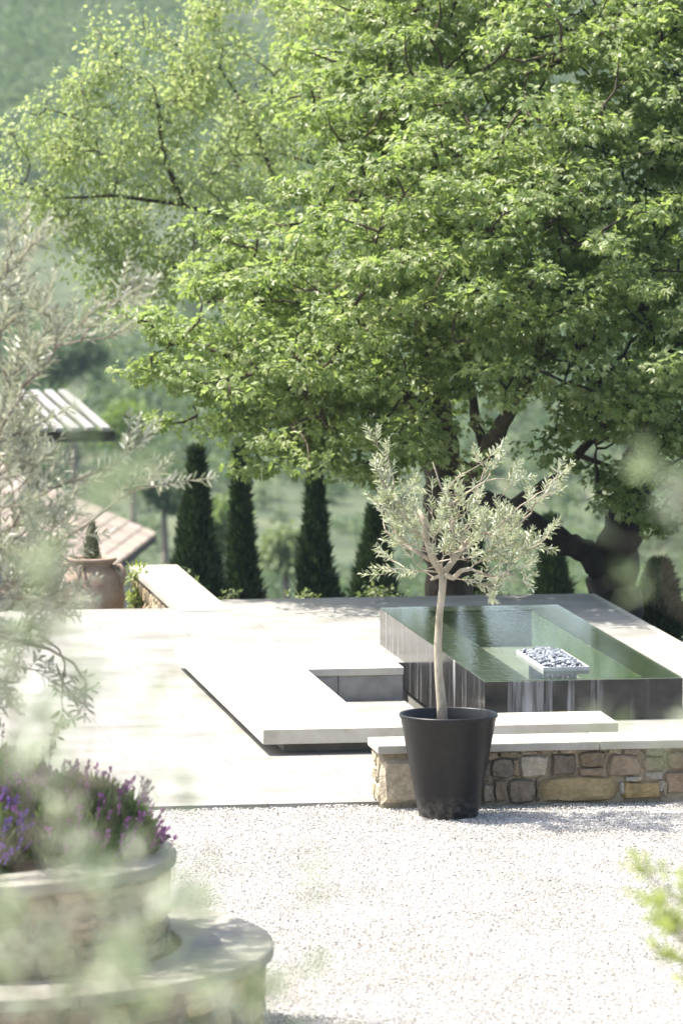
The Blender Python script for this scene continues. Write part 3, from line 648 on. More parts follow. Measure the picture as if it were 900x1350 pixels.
# ------------------------------------------------------------------ broadleaf trees
def clump_leaves(C, Rr, n, leaf, up=.9, flat=.55, center=None):
    """leaves over little domes round clump centres C"""
    m = len(C); idx = np.repeat(np.arange(m), n); k = len(idx)
    d = unit(rng.normal(0, 1, (k, 3))); r = rng.random(k) ** .45
    off = d * r[:, None] * Rr[idx][:, None]; off[:, 2] *= flat
    P = C[idx] + off
    out = unit(C - center) if center is not None and np.ndim(center) == 1 else unit(C - center)
    N = unit(np.array([0, 0, up]) + .45 * d + .40 * out[idx] + rng.normal(0, .42, (k, 3)))
    A = unit(d + rng.normal(0, .5, (k, 3)) + np.array([0, 0, -.45]))
    return P, A, N, leaf * rng.uniform(.45, 1.3, k)
def broadleaf(root, stem_list, lobes, leaf, dens, per, tmpl, barkm, leafm, clump_r=(.16, .30), shell=.45, up=.9, flat=.55, twig_r=.010, base=(0, 0, 0), bend=.12, gaps=(), merge=False):
    base = np.array(base); wood = MB(); nodes = []
    for pts, rad in stem_list:
        # finer, slightly crooked limbs
        fine = []; fr = []
        for i in range(len(pts) - 1):
            for k in range(4):
                f = k / 4; fine.append(V(pts[i]).lerp(V(pts[i + 1]), f) + (V(rng.normal(0, rad[i] * .12, 3)) if (i or k) else V((0, 0, 0)))); fr.append((rad[i] + (rad[i + 1] - rad[i]) * f) * random.uniform(.93, 1.07))
        fine.append(V(pts[-1])); fr.append(rad[-1]); wood.tube(fine, fr, 14, wob=.05)
        nodes += [tuple(q) for q in fine[len(fine) // 3:]]
    head = nodes[0]
    lc = [tuple(l[0]) for l in lobes]
    br = MB(); sk = list(nodes)
    for pts, L_ in grow(nodes, lc, bend=bend, bias=.35, keep=1.0, step=7):
        r = min(.085, twig_r * 1.2 + twig_r * 1.6 * L_)
        br.tube(pts, [r * (1 - .7 * k / (len(pts) - 1)) for k in range(len(pts))], 8, wob=.05); sk += [tuple(q) for q in pts]
    Cs = []; ctr = []; Rs = []
    for c, r in lobes:
        m = int(dens * r * r)
        d = unit(rng.normal(0, 1, (m, 3))); rr = r * (shell + (1 - shell) * rng.random(m) ** .6)
        rr *= 1 + .22 * np.sin(d[:, 0] * 5 + c[0] * 3) * np.sin(d[:, 2] * 6 + c[2])
        p = np.array(c) + d * rr[:, None] * np.array([1, 1, .88]); Cs.append(p); ctr.append(np.repeat(np.array(c)[None], m, 0))
    Cs = np.concatenate(Cs); ctr = np.concatenate(ctr)
    for g_, gr in gaps:
        dlt = Cs - np.array(g_); ok_ = ~((np.hypot(dlt[:, 0], dlt[:, 2]) < gr) & (dlt[:, 1] < .25))
        Cs, ctr = Cs[ok_], ctr[ok_]
    ska = np.array(sk)
    o_ = np.argsort(np.min(np.linalg.norm(Cs[:, None] - np.array(lc)[None], axis=2), axis=1)); Cs, ctr = Cs[o_], ctr[o_]
    buf = np.zeros((len(ska) + 2 * len(Cs), 3)); buf[:len(ska)] = ska; nb = len(ska)
    for i in range(0, len(Cs)):
        ska = buf[:nb]
        dd = np.linalg.norm(ska - Cs[i], axis=1); dd = dd + .5 * np.maximum(ska[:, 2] - Cs[i][2], 0); j = int(np.argmin(dd)); p0 = ska[j]
        L_ = np.linalg.norm(Cs[i] - p0); side = rng.normal(0, .12 * L_, 3)
        pts = [p0 + (Cs[i] - p0) * f + side * math.sin(math.pi * f) for f in (0, .33, .66, 1)]
        br.tube(pts, [twig_r * 1.3, twig_r, twig_r * .7, twig_r * .4], 4, cap=False)
        buf[nb] = pts[1]; buf[nb + 1] = pts[2]; nb += 2
    if merge: wood.add(br.v, br.f, None, True)
    for m_, nm in ((wood, 'trunk'), (br, 'branches')):
        if merge and m_ is br: continue
        m_.v = [tuple(np.array(q) - base) for q in m_.v]; m_.build(nm, barkm, root)
    Rs = rng.uniform(*clump_r, len(Cs))
    P, A, N, S = clump_leaves(Cs, Rs, per, leaf, up, flat, ctr)
    link('crown', leaf_mesh('crown', P - base, A, N, S, tmpl), leafm, root)
    return len(P)

def lob(lst, dd=0.0): return [(tuple(at(x_, y_, D_ + dd)), r_) for x_, y_, D_, r_ in lst]
a3 = lambda x_, y_, D_: tuple(at(x_, y_, D_))
GAPS = [(a3(x_, y_, 46.6), r_) for x_, y_, r_ in [(625,635,.26),(640,602,.22),(655,572,.20),(672,545,.18),(690,512,.15),(650,662,.34),(690,684,.34),(725,702,.34),(760,722,.34),(700,650,.30),(735,630,.20),(760,600,.14),
        (628,560,.16),(560,640,.25),(600,660,.3),(575,700,.3)]]
# maple with the brown trunk behind the potted olive
tb = at(588, 800, 48.3); tb.z = -.75
root = thing('maple_tree', 'large green maple with the brown trunk behind the potted olive', 'tree', tb)
stems = [([tuple(tb), a3(586, 740, 48.3), a3(583, 680, 48.3), a3(584, 620, 48.3), a3(578, 540, 48.2), a3(560, 440, 48), a3(540, 330, 48)], [.20, .175, .165, .155, .12, .09, .05]),
         ([a3(588, 700, 48.2), a3(612, 655, 47.5), a3(636, 605, 46.8), a3(662, 560, 46.0), a3(692, 508, 45.5), a3(715, 440, 45.8)], [.095, .085, .075, .063, .05, .03]),
         ([a3(640, 600, 46.8), a3(628, 560, 46.5), a3(618, 500, 46.6), a3(640, 400, 47.4), a3(665, 330, 47.2)], [.045, .04, .036, .03, .02]),
         ([a3(580, 560, 48.2), a3(500, 500, 47.6), a3(420, 470, 47.3), a3(330, 450, 47.1)], [.09, .07, .05, .03])]
lobes = lob([(300,470,46.6,.75),(400,520,46.2,.85),(345,530,46.8,.48),(455,420,46,.95),(535,520,46.2,.85),(405,320,47.3,.9),(500,225,47.3,1.05),(575,110,47.8,1.1),(520,335,45.9,.9),(620,300,46,1.05),
             (640,425,47,.75),(600,-20,48.4,1.1),(440,580,46.8,.40),(695,150,46.5,1.05),(235,450,46.7,.48),(490,590,46.6,.38),(200,470,46.8,.28),(255,535,47,.28),(545,585,47.4,.36),
             (470,130,48.4,.8),(330,400,47.2,.7),(420,390,48.8,1.0),(560,400,49.5,1.1),(620,200,49.5,1.2),(520,60,49.4,.9),(680,-60,48,1.1),(395,585,46.9,.22)], -.8)
nA = broadleaf(root, stems, lobes, .062, 46, 74, MAPLE, M['maple_bark'], M['maple_leaf'], clump_r=(.16, .33), flat=.42, base=tb, gaps=GAPS)
# maple with the black leaning trunk at the right
tb = at(812, 820, 47.0); tb.z = -.8
root = thing('maple_tree', 'large green maple with the near black trunk and low limb at right', 'tree', tb)
stems = [([tuple(tb), a3(812, 800, 47), a3(806, 760, 47), a3(815, 715, 47), a3(832, 660, 47), a3(845, 590, 47), a3(850, 500, 46.9), a3(850, 380, 46.9)], [.24, .22, .19, .18, .15, .13, .10, .05]),
         ([a3(802, 762, 47), a3(785, 742, 46.9), a3(755, 720, 46.8), a3(720, 700, 46.8), a3(685, 682, 46.9), a3(650, 662, 47.1), a3(610, 645, 47.3)], [.12, .105, .10, .095, .09, .08, .06]),
         ([a3(662, 672, 46.8), a3(700, 650, 46.6), a3(735, 630, 46.4), a3(770, 590, 46.3), a3(812, 550, 46.2)], [.05, .046, .042, .036, .024]),
         ([a3(845, 560, 47), a3(880, 480, 46.9), a3(930, 380, 46.9)], [.08, .06, .04])]
lobes = lob([(735,330,45.5,.95),(760,480,45.6,.85),(850,430,45.8,1.05),(820,235,46.3,1.15),(905,110,46.8,1.15),(780,30,47.3,1.15),(865,570,45.8,.62),(785,585,46,.5),(960,300,46.8,1.1),(1000,500,46.8,1.0),(1010,60,47.5,1.2),
             (735,545,46.6,.42),(830,635,46.3,.30),(790,650,46.3,.18),(890,650,46.3,.4),(860,310,48.5,1.1),(900,-60,48,1.2),(960,610,46.6,.6),(1080,300,48,1.2),(930,480,48.6,1.1)], -.7)
nB = broadleaf(root, stems, lobes, .062, 46, 74, MAPLE, M['dark_bark'], M['maple_leaf'], clump_r=(.16, .33), flat=.42, base=tb, gaps=GAPS)
# paler tree behind at the left
tb = at(604, 820, 54.5); tb.z = -1.35
root = thing('oak_tree', 'paler yellow green tree with sparse young leaves behind the maple', 'tree', tb)
stems = [([tuple(tb), a3(600, 720, 54.5), a3(575, 610, 54.4), a3(500, 480, 54.2), a3(420, 360, 54)], [.16, .14, .13, .11, .08]),
         ([a3(425, 380, 54), a3(340, 300, 53.8), a3(240, 270, 53.6), a3(150, 258, 53.5), a3(70, 262, 53.4)], [.032, .025, .02, .015, .009]),
         ([a3(420, 360, 54), a3(370, 260, 54), a3(330, 150, 54), a3(290, 90, 54)], [.034, .022, .014, .009]),
         ([a3(420, 360, 54), a3(430, 220, 54.3), a3(420, 90, 54.5), a3(400, 10, 54.5)], [.034, .022, .014, .009]),
         ([a3(240, 270, 53.6), a3(215, 200, 53.6), a3(205, 120, 53.6)], [.03, .02, .01])]
lobes = lob([(45,250,53.4,.34),(75,195,53.5,.36),(130,200,53.6,.5),(90,300,53.5,.5),(185,280,53.6,.65),(205,150,53.8,.55),(255,95,54,.45),(285,205,53.8,.75),(165,360,53.7,.42),(290,40,54.2,.33),(350,120,54,.62),
             (330,320,53.8,.7),(420,40,54.5,.6),(235,60,54,.24),(130,110,53.8,.25),(140,390,53.8,.22),(240,350,53.8,.5),(30,200,53.5,.2),(440,150,54.5,.7),(350,200,55.0,.5),(380,-10,55,.4),(135,50,53.8,.20),(105,115,53.7,.24),(60,145,53.6,.20),(20,180,53.5,.17),(190,40,53.9,.20),(160,90,53.8,.28),(265,15,54.1,.22),(15,240,53.4,.2),(110,160,53.6,.25),(300,-10,54.2,.25),(470,-30,55,.7)])
nC = broadleaf(root, stems, lobes, .055, 108, 46, OVAL, M['maple_bark'], M['pale_leaf'], clump_r=(.12, .24), shell=.2, up=.5, flat=1.1, merge=True, twig_r=.0055, base=tb)

# ------------------------------------------------------------------ cypresses beyond the terrace
def cypress_mesh(h, r, n, leaf, wide=.35):
    z = rng.random(n) ** .85; prof = np.minimum(1, (z / .10) ** .5) * np.maximum(1 - z, 0) ** wide * (1 - .25 * z)
    a = rng.uniform(0, 6.28, n); lump_ = 1 + .24 * np.sin(a * 3 + z * 9) * np.sin(z * 17 + a * 2) + .08 * np.sin(a * 7 + z * 31)
    ph = rng.uniform(0, 6.28); lump_ = lump_ * (1 + .12 * np.sin(z * 7 + ph) * np.cos(a - ph)) * np.where(rng.random(n) > .98, 1.3, 1)
    rr = r * prof * lump_ * (rng.random(n) ** .3)
    P = np.stack([rr * np.cos(a), rr * np.sin(a), h * (.02 + .98 * z)], -1)
    out = np.stack([np.cos(a), np.sin(a), np.zeros(n)], -1)
    A = unit(out * .55 + np.array([0, 0, 1.0]) + rng.normal(0, .28, (n, 3))); N = unit(out + rng.normal(0, .5, (n, 3)))
    return leaf_mesh('crown', P, A, N, leaf * rng.uniform(.6, 1.3, n), BLADE)
def cypress(label, px_, D_, ytop, wpx, n=9000, wide=.8, group='cypresses beyond the terrace', zb=None):
    top = at(px_, ytop, D_); z0 = float(terrain_z(np.array(top.x), np.array(D_))) - .05 if zb is None else zb
    root = thing('cypress_tree', label, 'tree', (top.x, D_, z0), group=group)
    h = top.z - z0; r = wpx / 2 * D_ / 7500
    m_ = MB(); m_.tube([(0, 0, -.1), (0, 0, h * .5), (0, 0, h * .9)], [.05, .035, .01], 8); m_.build('trunk', M['grey_bark'], root)
    cr = link('crown', cypress_mesh(h, r, n, .13, wide), M['cypress'], root); cr.rotation_euler = (random.uniform(-.02, .02), random.uniform(-.025, .025), 0)
cypress('broad dark cypress nearest the parapet wall, widest of the row', 257, 57, 600, 84, 12000, 1.1)
cypress('slender cypress second from the parapet wall, tallest and pointed', 320, 58, 592, 46, 9000, 1.2)
cypress('slim cypress third along, its top hidden by maple leaves', 418, 58, 626, 58, 9000, 1.15)
cypress('dark cypress seen just left of the potted olive crown', 494, 57, 678, 70, 9000, 1.0)
cypress('pointed cypress seen through the gap under the black maple limb', 729, 58, 690, 52, 9000, 1.1)
cypress('dark cypress beside the black trunk at the right edge', 868, 49, 752, 74, 9000, .7)
cypress('small cypress almost hidden behind the brown maple trunk', 622, 58, 690, 50, 7000)

# low shrubs along the back of the terrace
def shrub(label, px_, py_, D_, r, n, leafm, tmpl=OVAL, leaf=.05, name='low_shrub', h=None, group=None):
    top = at(px_, py_, D_); z0 = float(terrain_z(np.array(top.x), np.array(D_)))
    h = max(top.z - z0, .2); root = thing(name, label, 'shrub', (top.x, D_, z0), group=group)
    C = unit(rng.normal(0, 1, (26, 3))) * rng.uniform(.3, 1, (26, 1)) * np.array([r, r, h * .5]) + np.array([0, 0, h * .5])
    C[:, 2] = np.clip(C[:, 2], .05, h)
    m_ = MB()
    for c in C: m_.tube([(0, 0, -.05), tuple(c * np.array([.45, .45, .6])), tuple(c)], [.012, .008, .004], 4, cap=False)
    m_.build('stems', M['grey_bark'], root)
    P, A, N, S = clump_leaves(C, np.full(26, r * .42), n // 26, leaf, .6, .9, np.repeat(np.array([[0, 0, h * .4]]), 26, 0))
    link('foliage', leaf_mesh('foliage', P, A, N, S, tmpl), leafm, root)
sg = 'low shrubs along the back of the terrace'
shrub('low pale shrub peeping over the terrace edge below the dark cypress', 500, 764, 48.5, .24, 900, M['shrub_leaf'], group=sg)
shrub('low pale shrub at the terrace edge right of the brown trunk', 655, 768, 48.5, .22, 800, M['shrub_leaf'], group=sg)
shrub('small shrub at the terrace edge beneath the third cypress', 398, 770, 48.5, .20, 600, M['shrub_leaf'], group=sg)
shrub('tiny shrub at the terrace edge just right of the parapet', 298, 776, 48, .13, 400, M['shrub_leaf'], group=sg)
shrub('leafy green shrub squeezed between the urn and the parapet', 182, 742, 47.6, .15, 900, M['lime_leaf'], group=sg)
shrub('light green shrub behind the parapet below the roof corner', 212, 726, 51, .20, 900, M['lime_leaf'], group=sg)
shrub('loose green shrub at the foot of the roof beside the broad cypress', 236, 735, 52, .2, 700, M['shrub_leaf'], group=sg)

# ------------------------------------------------------------------ terracotta urn with a little cypress
uc = at(122, 800, 47.0); z0 = -.66
root = thing('terracotta_urn', 'big weathered terracotta urn with handles beyond the terrace edge', 'urn', (uc.x, 47.0, z0))
m_ = MB(); m_.lathe([(0, 0), (.15, 0), (.165, .02), (.20, .15), (.255, .38), (.272, .50), (.274, .515), (.268, .53), (.262, .60), (.235, .70), (.19, .765), (.172, .785), (.172, .80), (.19, .815), (.205, .83), (.205, .85), (.185, .855), (.165, .84), (.15, .78), (.15, .76)], 56)
urn_ = m_.build('urn_body', M['terracotta'], root)
for a_ in (R(-20), R(160), R(70), R(250)):
    m_ = MB(); c_, s_ = math.cos(a_), math.sin(a_)
    m_.tube([(c_ * .185, s_ * .185, .775), (c_ * .25, s_ * .25, .79), (c_ * .285, s_ * .285, .74), (c_ * .275, s_ * .275, .66), (c_ * .255, s_ * .255, .62)], [.022, .022, .022, .02, .018], 8)
    m_.build('handle', M['terracotta'], urn_)
m_ = MB(); m_.lathe([(.152, .79), (.08, .795), (0, .80)], 24); m_.build('soil', M['soil'], root)
root = thing('small_cypress', 'small clipped green cone growing in the terracotta urn', 'tree', (uc.x, 47.0, z0 + .79))
m_ = MB(); m_.tube([(0, 0, -.02), (0, 0, .2)], [.012, .006], 6); m_.build('trunk', M['grey_bark'], root)
link('crown', cypress_mesh(.34, .075, 2600, .035, .6), leaf_mat('cone_leaf', [(.05,.08,.03), (.09,.13,.045), (.13,.17,.06)], .2, (.1,.18,.03), .6, .3), root)

# ------------------------------------------------------------------ pergola
root = thing('pergola', 'pale slatted timber pergola on dark posts down the slope at left', 'pergola', (0, 0, 0))
Dp = 70.0; c0 = at(146, 563, Dp); dirv = V((-.87, 6.5, 0)).normalized(); acr = V((dirv.y, -dirv.x, 0))
zt_ = c0.z; rzp = math.atan2(acr.y, acr.x); root.location = (c0.x, c0.y, zt_); root.rotation_euler = (0, 0, rzp)
gz = float(terrain_z(np.array(c0.x), np.array(72.0))) - zt_
m_ = MB()
for k in range(11): m_.box((-.108 - .19 * k, 0, -.05 - .0 * k), (-.19 * k, 6.4, 0))
m_.build('roof_slats', M['slat'], root, bevel=.006)
for y_ in (.12, 3.2, 6.2):
    m_ = MB(); m_.box((-2.15, y_, -.19), (.06, y_ + .10, -.053)); m_.build('beam', M['dark_wood'], root)
for x_ in (-2.05, -.95):
    for y_ in (.13, 6.21):
        m_ = MB(); m_.box((x_ - .035, y_, gz - .5), (x_ + .035, y_ + .07, -.193)); m_.build('post', M['slat'], root)

# ------------------------------------------------------------------ tiled house below the terrace
root = thing('farmhouse', 'low stone house with faded terracotta tiled roof behind the urn', 'house', (0, 0, 0))
er = at(206, 708, 110.0); zr = er.z; yaw = math.atan2(-.57, 6.0) ; root.location = (er.x, er.y, zr); root.rotation_euler = (0, 0, -yaw * 0 + math.atan2(.57, 6.0) * -1)
sl = math.tan(R(24)); Wd = 6.2; Ln = 7.5
def roof_pt(x_, y_, dz=0): return (x_, y_, -x_ * sl + dz) if x_ >= -Wd / 2 else (x_, y_, (Wd + x_) * sl + dz)
m_ = MB(); rows = 12; colsn = int(Ln / .21)
for side in (0, 1):
    for j in range(colsn):
        y0 = -Ln + j * Ln / colsn; w_ = Ln / colsn
        for i in range(rows):
            x0 = -i * (Wd / 2) / rows; x1 = -(i + 1.12) * (Wd / 2) / rows
            lift0 = .035 + random.uniform(-.006, .008); c = random.uniform(.78, 1.2); col = (c, c * random.uniform(.95, 1.05), c * random.uniform(.90, 1.06))
            vs = []
            for xx, dz in ((x0, lift0), (max(x1, -Wd / 2), .012)):
                for k in range(5):
                    g_ = math.pi * k / 4
                    X_ = xx if side == 0 else -Wd - xx
                    vs.append(roof_pt(X_, y0 + w_ * .5 - math.cos(g_) * w_ * .46, dz + math.sin(g_) * .07))
            m_.add(vs, [(k, k + 1, k + 6, k + 5) for k in range(4)], col, True)
roof_ = m_.build('roof', M['tile'], root, colors=True)
m_ = MB(); hw = 3.2
m_.add([(-.32, -Ln + .3, -hw), (-.32, -.3, -hw), (-.32, -.3, .06), (-.32, -Ln + .3, .06), (-Wd + .32, -Ln + .3, -hw), (-Wd + .32, -.3, -hw), (-Wd + .32, -.3, .06), (-Wd + .32, -Ln + .3, .06), (-Wd / 2, -Ln + .3, Wd / 2 * sl - .08), (-Wd / 2, -.3, Wd / 2 * sl - .08)],
       [(0, 1, 2, 3), (5, 4, 7, 6), (4, 0, 3, 8, 7), (1, 5, 6, 9, 2)]); m_.build('wall', M['plaster'], root)
m_ = MB()
m_.add([roof_pt(0, 0, -.10), roof_pt(-Wd / 2, 0, -.10), roof_pt(-Wd, 0, -.10), roof_pt(0, -Ln, -.10), roof_pt(-Wd / 2, -Ln, -.10), roof_pt(-Wd, -Ln, -.10),
        roof_pt(0, 0, .0), roof_pt(-Wd / 2, 0, .0), roof_pt(-Wd, 0, .0), roof_pt(0, -Ln, .0), roof_pt(-Wd / 2, -Ln, .0), roof_pt(-Wd, -Ln, .0)],
       [(0, 1, 4, 3), (1, 2, 5, 4), (6, 9, 10, 7), (7, 10, 11, 8), (3, 4, 10, 9), (4, 5, 11, 10), (0, 6, 7, 1), (1, 7, 8, 2), (0, 3, 9, 6), (2, 8, 11, 5)])
m_.build('roof_boarding', M['dark_wood'], roof_)

# ------------------------------------------------------------------ round tiered planters with lavender
bc = (-1.89, 26.7)
def ring(mb, r0, r1, z0, z1, n=96):
    mb.lathe([(r1, z0), (r1, z1), (r0, z1), (r0, z0), (r1, z0)], n)
def curved_stones(mb, r, z0, h, rows):
    for s0, t0, s1, t1 in coursed(2 * math.pi * r, h, rows, .13, .34):
        if s0 > 2 * math.pi * r - .05: continue
        lump(mb, (s0, t0, min(s1, 2 * math.pi * r), t1), lambda s, t_, d: ((r + d) * math.cos(s / r), (r + d) * math.sin(s / r), z0 + t_), .028, random.choice([(.36,.31,.23), (.42,.36,.26), (.28,.24,.18), (.33,.27,.17), (.22,.2,.17)]), 6)
root = thing('stone_planter', 'lower ring of the curved stone planter, its pale coping bending out over gravel', 'planter', (bc[0], bc[1], -.03))
m_ = MB(); ring(m_, 1.2, 1.50, -.05, .42); m_.build('mortar_core', M['mortar'], root)
m_ = MB(); curved_stones(m_, 1.50, 0, .42, 3); m_.build('stone_facing', M['stone'], root, colors=True)
m_ = MB()
for k in range(9):
    a0, a1 = 2 * math.pi * k / 9 + .3, 2 * math.pi * (k + 1) / 9 + .297; pts_o = []; pts_i = []
    for j in range(9):
        a_ = a0 + (a1 - a0) * j / 8; pts_o.append((1.57 * math.cos(a_), 1.57 * math.sin(a_))); pts_i.append((1.13 * math.cos(a_), 1.13 * math.sin(a_)))
    m_.prism(pts_o + pts_i[::-1], .423, .48)
m_.build('coping', M['shaded_coping'], root, bevel=.008)
root = thing('stone_planter', 'upper ring of the curved stone planter holding the lavender', 'planter', (bc[0], bc[1], .45))
m_ = MB(); m_.lathe([(.78, .38), (.78, -.3), (1.05, -.3), (1.05, .38)], 96); m_.build('mortar_core', M['mortar'], root)
m_ = MB(); curved_stones(m_, 1.05, -.02, .40, 3); m_.build('stone_facing', M['stone'], root, colors=True)
m_ = MB()
for k in range(7):
    a0, a1 = 2 * math.pi * k / 7 + .6, 2 * math.pi * (k + 1) / 7 + .597; pts_o = []; pts_i = []
    for j in range(9):
        a_ = a0 + (a1 - a0) * j / 8; pts_o.append((1.11 * math.cos(a_), 1.11 * math.sin(a_))); pts_i.append((.75 * math.cos(a_), .75 * math.sin(a_)))
    m_.prism(pts_o + pts_i[::-1], .385, .44)
m_.build('coping', M['shaded_coping'], root, bevel=.008)
m_ = MB(); m_.lathe([(.775, .34), (.4, .38), (0, .40)], 48); m_.build('soil', M['soil'], root)

def lavender(label, c, r, h, nl, nf, fm, lean=0.0):
    root = thing('lavender_bush', label, 'plant', c, group='lavender in the round planter')
    n = nl; a = rng.uniform(0, 6.28, n); t_ = rng.random(n) ** .6; f = rng.random(n) ** .5
    el = (1 - t_ * .92) * math.pi / 2
    rad = np.stack([np.cos(a) * np.cos(el), np.sin(a) * np.cos(el), np.sin(el)], -1)
    P = rad * (.25 + .68 * f)[:, None] * np.array([r, r, h]); A = unit(rad * .5 + np.array([0, 0, .8]) + rng.normal(0, .25, (n, 3)))
    link('foliage', leaf_mesh('foliage', P, A, rng.normal(0, 1, (n, 3)), .065 * rng.uniform(.6, 1.3, n), BLADE), M['lav_leaf'], root)
    n = nf; a = rng.uniform(0, 6.28, n); t_ = rng.random(n) ** .55; el = (1 - t_ * .88) * math.pi / 2
    rad = np.stack([np.cos(a) * np.cos(el), np.sin(a) * np.cos(el), np.sin(el)], -1)
    P = rad * rng.uniform(.92, 1.10, n)[:, None] * np.array([r, r, h]); Q = []; A = []; N = []; S = []
    st = MB()
    for p, d in zip(P, rad):
        ax = unit(d * .6 + np.array([0, 0, .8]) + rng.normal(0, .15, 3)); st.tube([p - ax * .10, p], [.0018, .0015], 4, cap=False)
        for j in range(9):
            s_ = unit(rng.normal(0, 1, 3)); Q.append(p + ax * (.005 * j)); A.append(ax * .8 + s_ * .8); N.append(ax + rng.normal(0, .6, 3)); S.append(.018 * rng.uniform(.8, 1.2))
        for j in range(3): Q.append(p + ax * .045); A.append(ax + rng.normal(0, .3, 3)); N.append(rng.normal(0, 1, 3)); S.append(.03)
    tag(st.build('stalks', M['lav_leaf'], root), kind='stuff')
    tag(link('flowers', leaf_mesh('flowers', Q, A, N, S, OVAL), fm, root), kind='stuff')
zb = .83
lavender('lavender with magenta tipped flowers at the right end of the planter', (bc[0] + .62, bc[1] + .0, zb), .45, .42, 7500, 190, M['lav_flower'])
lavender('lavender with violet flowers at the left of the planter', (bc[0] + .02, bc[1] - .28, zb), .42, .42, 5500, 150, M['violet_flower'])
lavender('grey lavender at the back of the planter, few flowers', (bc[0] + .25, bc[1] + .38, zb), .42, .50, 5500, 70, M['lav_flower'])
lavender('violet lavender at the back left of the planter', (bc[0] - .4, bc[1] + .25, zb), .42, .46, 4500, 110, M['violet_flower'])

# ------------------------------------------------------------------ wooded hillside
def crowns(C, Rr, n, leaf):
    P, A, N, S = clump_leaves(C, Rr, n, 1.0, .5, .85, np.repeat(C.mean(0)[None], len(C), 0) * 0 + C + np.array([0, 0, -1.0]))
    idx = np.repeat(np.arange(len(C)), n); return P, A, N, S * leaf * np.sqrt(Rr[idx])
pts = []; rr = []
Y = 190.0
tries = 5200
yy = 190 + 560 * rng.random(tries) ** 1.3; xx = rng.uniform(-1, 1, tries) * (.075 * yy + 16)
patch = np.sin(xx / 17 + yy / 37 + 1.3) + np.sin(yy / 23 - xx / 29) + .6 * np.sin(xx / 7 + yy / 11) + .5 * rng.normal(0, 1, tries)
dens = smooth(250, 430, yy) * 2.6 - 1.0
ok = patch + dens > .5
xx, yy = xx[ok], yy[ok]; rr = rng.uniform(1.3, 3.6, len(xx)) * (.7 + .5 * smooth(230, 420, yy))
y2 = rng.uniform(128, 360, 6500); x2 = rng.uniform(-1, 1, 6500) * (.075 * y2 + 8); ok = np.sin(x2 / 6 + y2 / 15) + np.sin(y2 / 9 - x2 / 7) + rng.normal(0, 1, 6500) > -.3
xx = np.concatenate([xx, x2[ok]]); yy = np.concatenate([yy, y2[ok]]); rr = np.concatenate([rr, rng.uniform(.3, 1.15, ok.sum())]); zz = terrain_z(xx, yy)
sub = 5
cx = np.repeat(np.stack([xx, yy, zz + rr * .7], -1), sub, 0); r5 = np.repeat(rr, sub)
C = cx + unit(rng.normal(0, 1, cx.shape)) * (r5 * .6)[:, None] * np.array([1, 1, 1.0])
P, A, N, S = crowns(C, r5 * .6, 30, .36)
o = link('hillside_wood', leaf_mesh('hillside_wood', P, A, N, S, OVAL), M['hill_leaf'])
tag(o, 'far wooded hillside of mixed green trees fading into haze', 'woodland', kind='stuff')

M['bright_leaf'] = leaf_mat('bright_hill_leaf', [(.09,.15,.03), (.14,.21,.045), (.19,.25,.07)], .3, (.26,.38,.05), .6, .3)
def slope_tree(label, px_, py_, D_, r, leafm):
    c = at(px_, py_, D_); z0 = float(terrain_z(np.array(c.x), np.array(D_))); root = thing('slope_tree', label, 'tree', (c.x, D_, z0), group='trees on the far slope')
    h = max(c.z - z0, r)
    m_ = MB(); m_.tube([(0, 0, -.3), (.1, 0, h * .5), (0, .1, h)], [.22, .16, .06], 8); m_.build('trunk', M['grey_bark'], root)
    C = unit(rng.normal(0, 1, (22, 3))) * rng.uniform(.2, .75, (22, 1)) * r * np.array([1, 1, .85]) + np.array([0, 0, h])
    P, A, N, S = crowns(C, np.full(22, r * .42), 90, .30)
    link('crown', leaf_mesh('crown', P, A, N, S, OVAL), leafm, root)
slope_tree('bright green round tree on the slope right of the pergola', 172, 562, 190, 1.25, M['bright_leaf'])
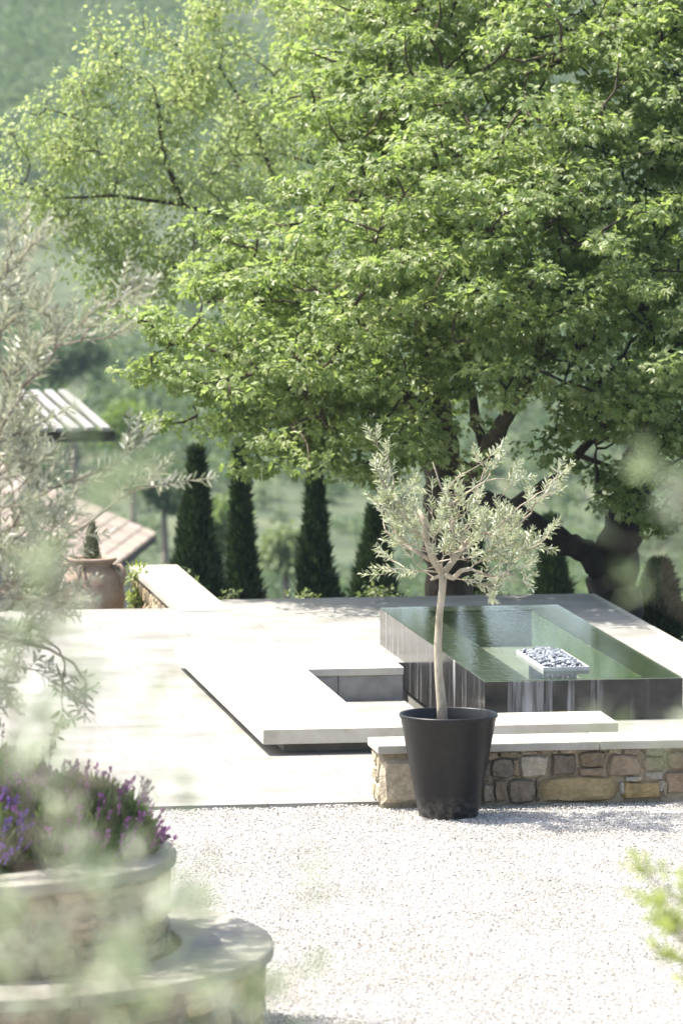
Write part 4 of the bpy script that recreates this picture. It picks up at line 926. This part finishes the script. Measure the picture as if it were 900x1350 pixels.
slope_tree('dusty green tree on the slope below the bright round tree', 215, 640, 165, 1.1, M['hill_leaf'])
slope_tree('dark tree standing above the pergola roof', 95, 470, 230, 1.8, M['hill_leaf'])
slope_tree('pale green tree between the two left cypresses far down slope', 292, 690, 160, .9, M['bright_leaf'])
slope_tree('green tree on the slope left of the third cypress', 375, 720, 150, 1.0, M['shrub_leaf'])

# ------------------------------------------------------------------ haze
def haze(density):
    m, nt, nd, ln = new_mat('haze_air')
    pv_ = nd('ShaderNodeVolumePrincipled'); pv_.inputs['Color'].default_value = (.68,.84,1,1); pv_.inputs['Density'].default_value = density
    pv_.inputs['Anisotropy'].default_value = .3
    o = nd('ShaderNodeOutputMaterial'); ln(pv_.outputs[0], o.inputs['Volume'])
    m_ = MB(); m_.box((-1700, -60, -27), (1700, 2650, 300)); ob = m_.build('haze', m); tag(ob, kind='stuff', label='pale summer haze filling the valley air', cat='haze')
haze(.00016)

# ------------------------------------------------------------------ light
sun_dir = V((-.50, .14, 1.0)).normalized()
sl_ = bpy.data.lights.new('sun', 'SUN'); so = bpy.data.objects.new('sun', sl_); COL.objects.link(so)
sl_.energy = 4.6; sl_.angle = R(.53); sl_.color = (1, .96, .89)
so.rotation_euler = sun_dir.to_track_quat('Z', 'Y').to_euler()
w = bpy.data.worlds.new('World'); sc.world = w; w.use_nodes = True
nt = w.node_tree; bg = nt.nodes['Background']; sky = nt.nodes.new('ShaderNodeTexSky'); sky.sky_type = 'NISHITA'; sky.sun_disc = False
sky.sun_elevation = math.asin(sun_dir.z); sky.sun_rotation = math.atan2(sun_dir.x, sun_dir.y); sky.air_density = 1; sky.dust_density = 4
nt.links.new(sky.outputs[0], bg.inputs[0]); bg.inputs[1].default_value = .13
vs_ = sc.view_settings; vs_.view_transform = 'Standard'; vs_.look = 'None'; vs_.gamma = 1; vs_.exposure = 1.5
sc.cycles.use_denoising = True; sc.cycles.max_bounces = 8; sc.cycles.transparent_max_bounces = 12
sc.cycles.volume_bounces = 0
sc.cycles.sample_clamp_indirect = 8
print('leaves', nA, nB, nC)
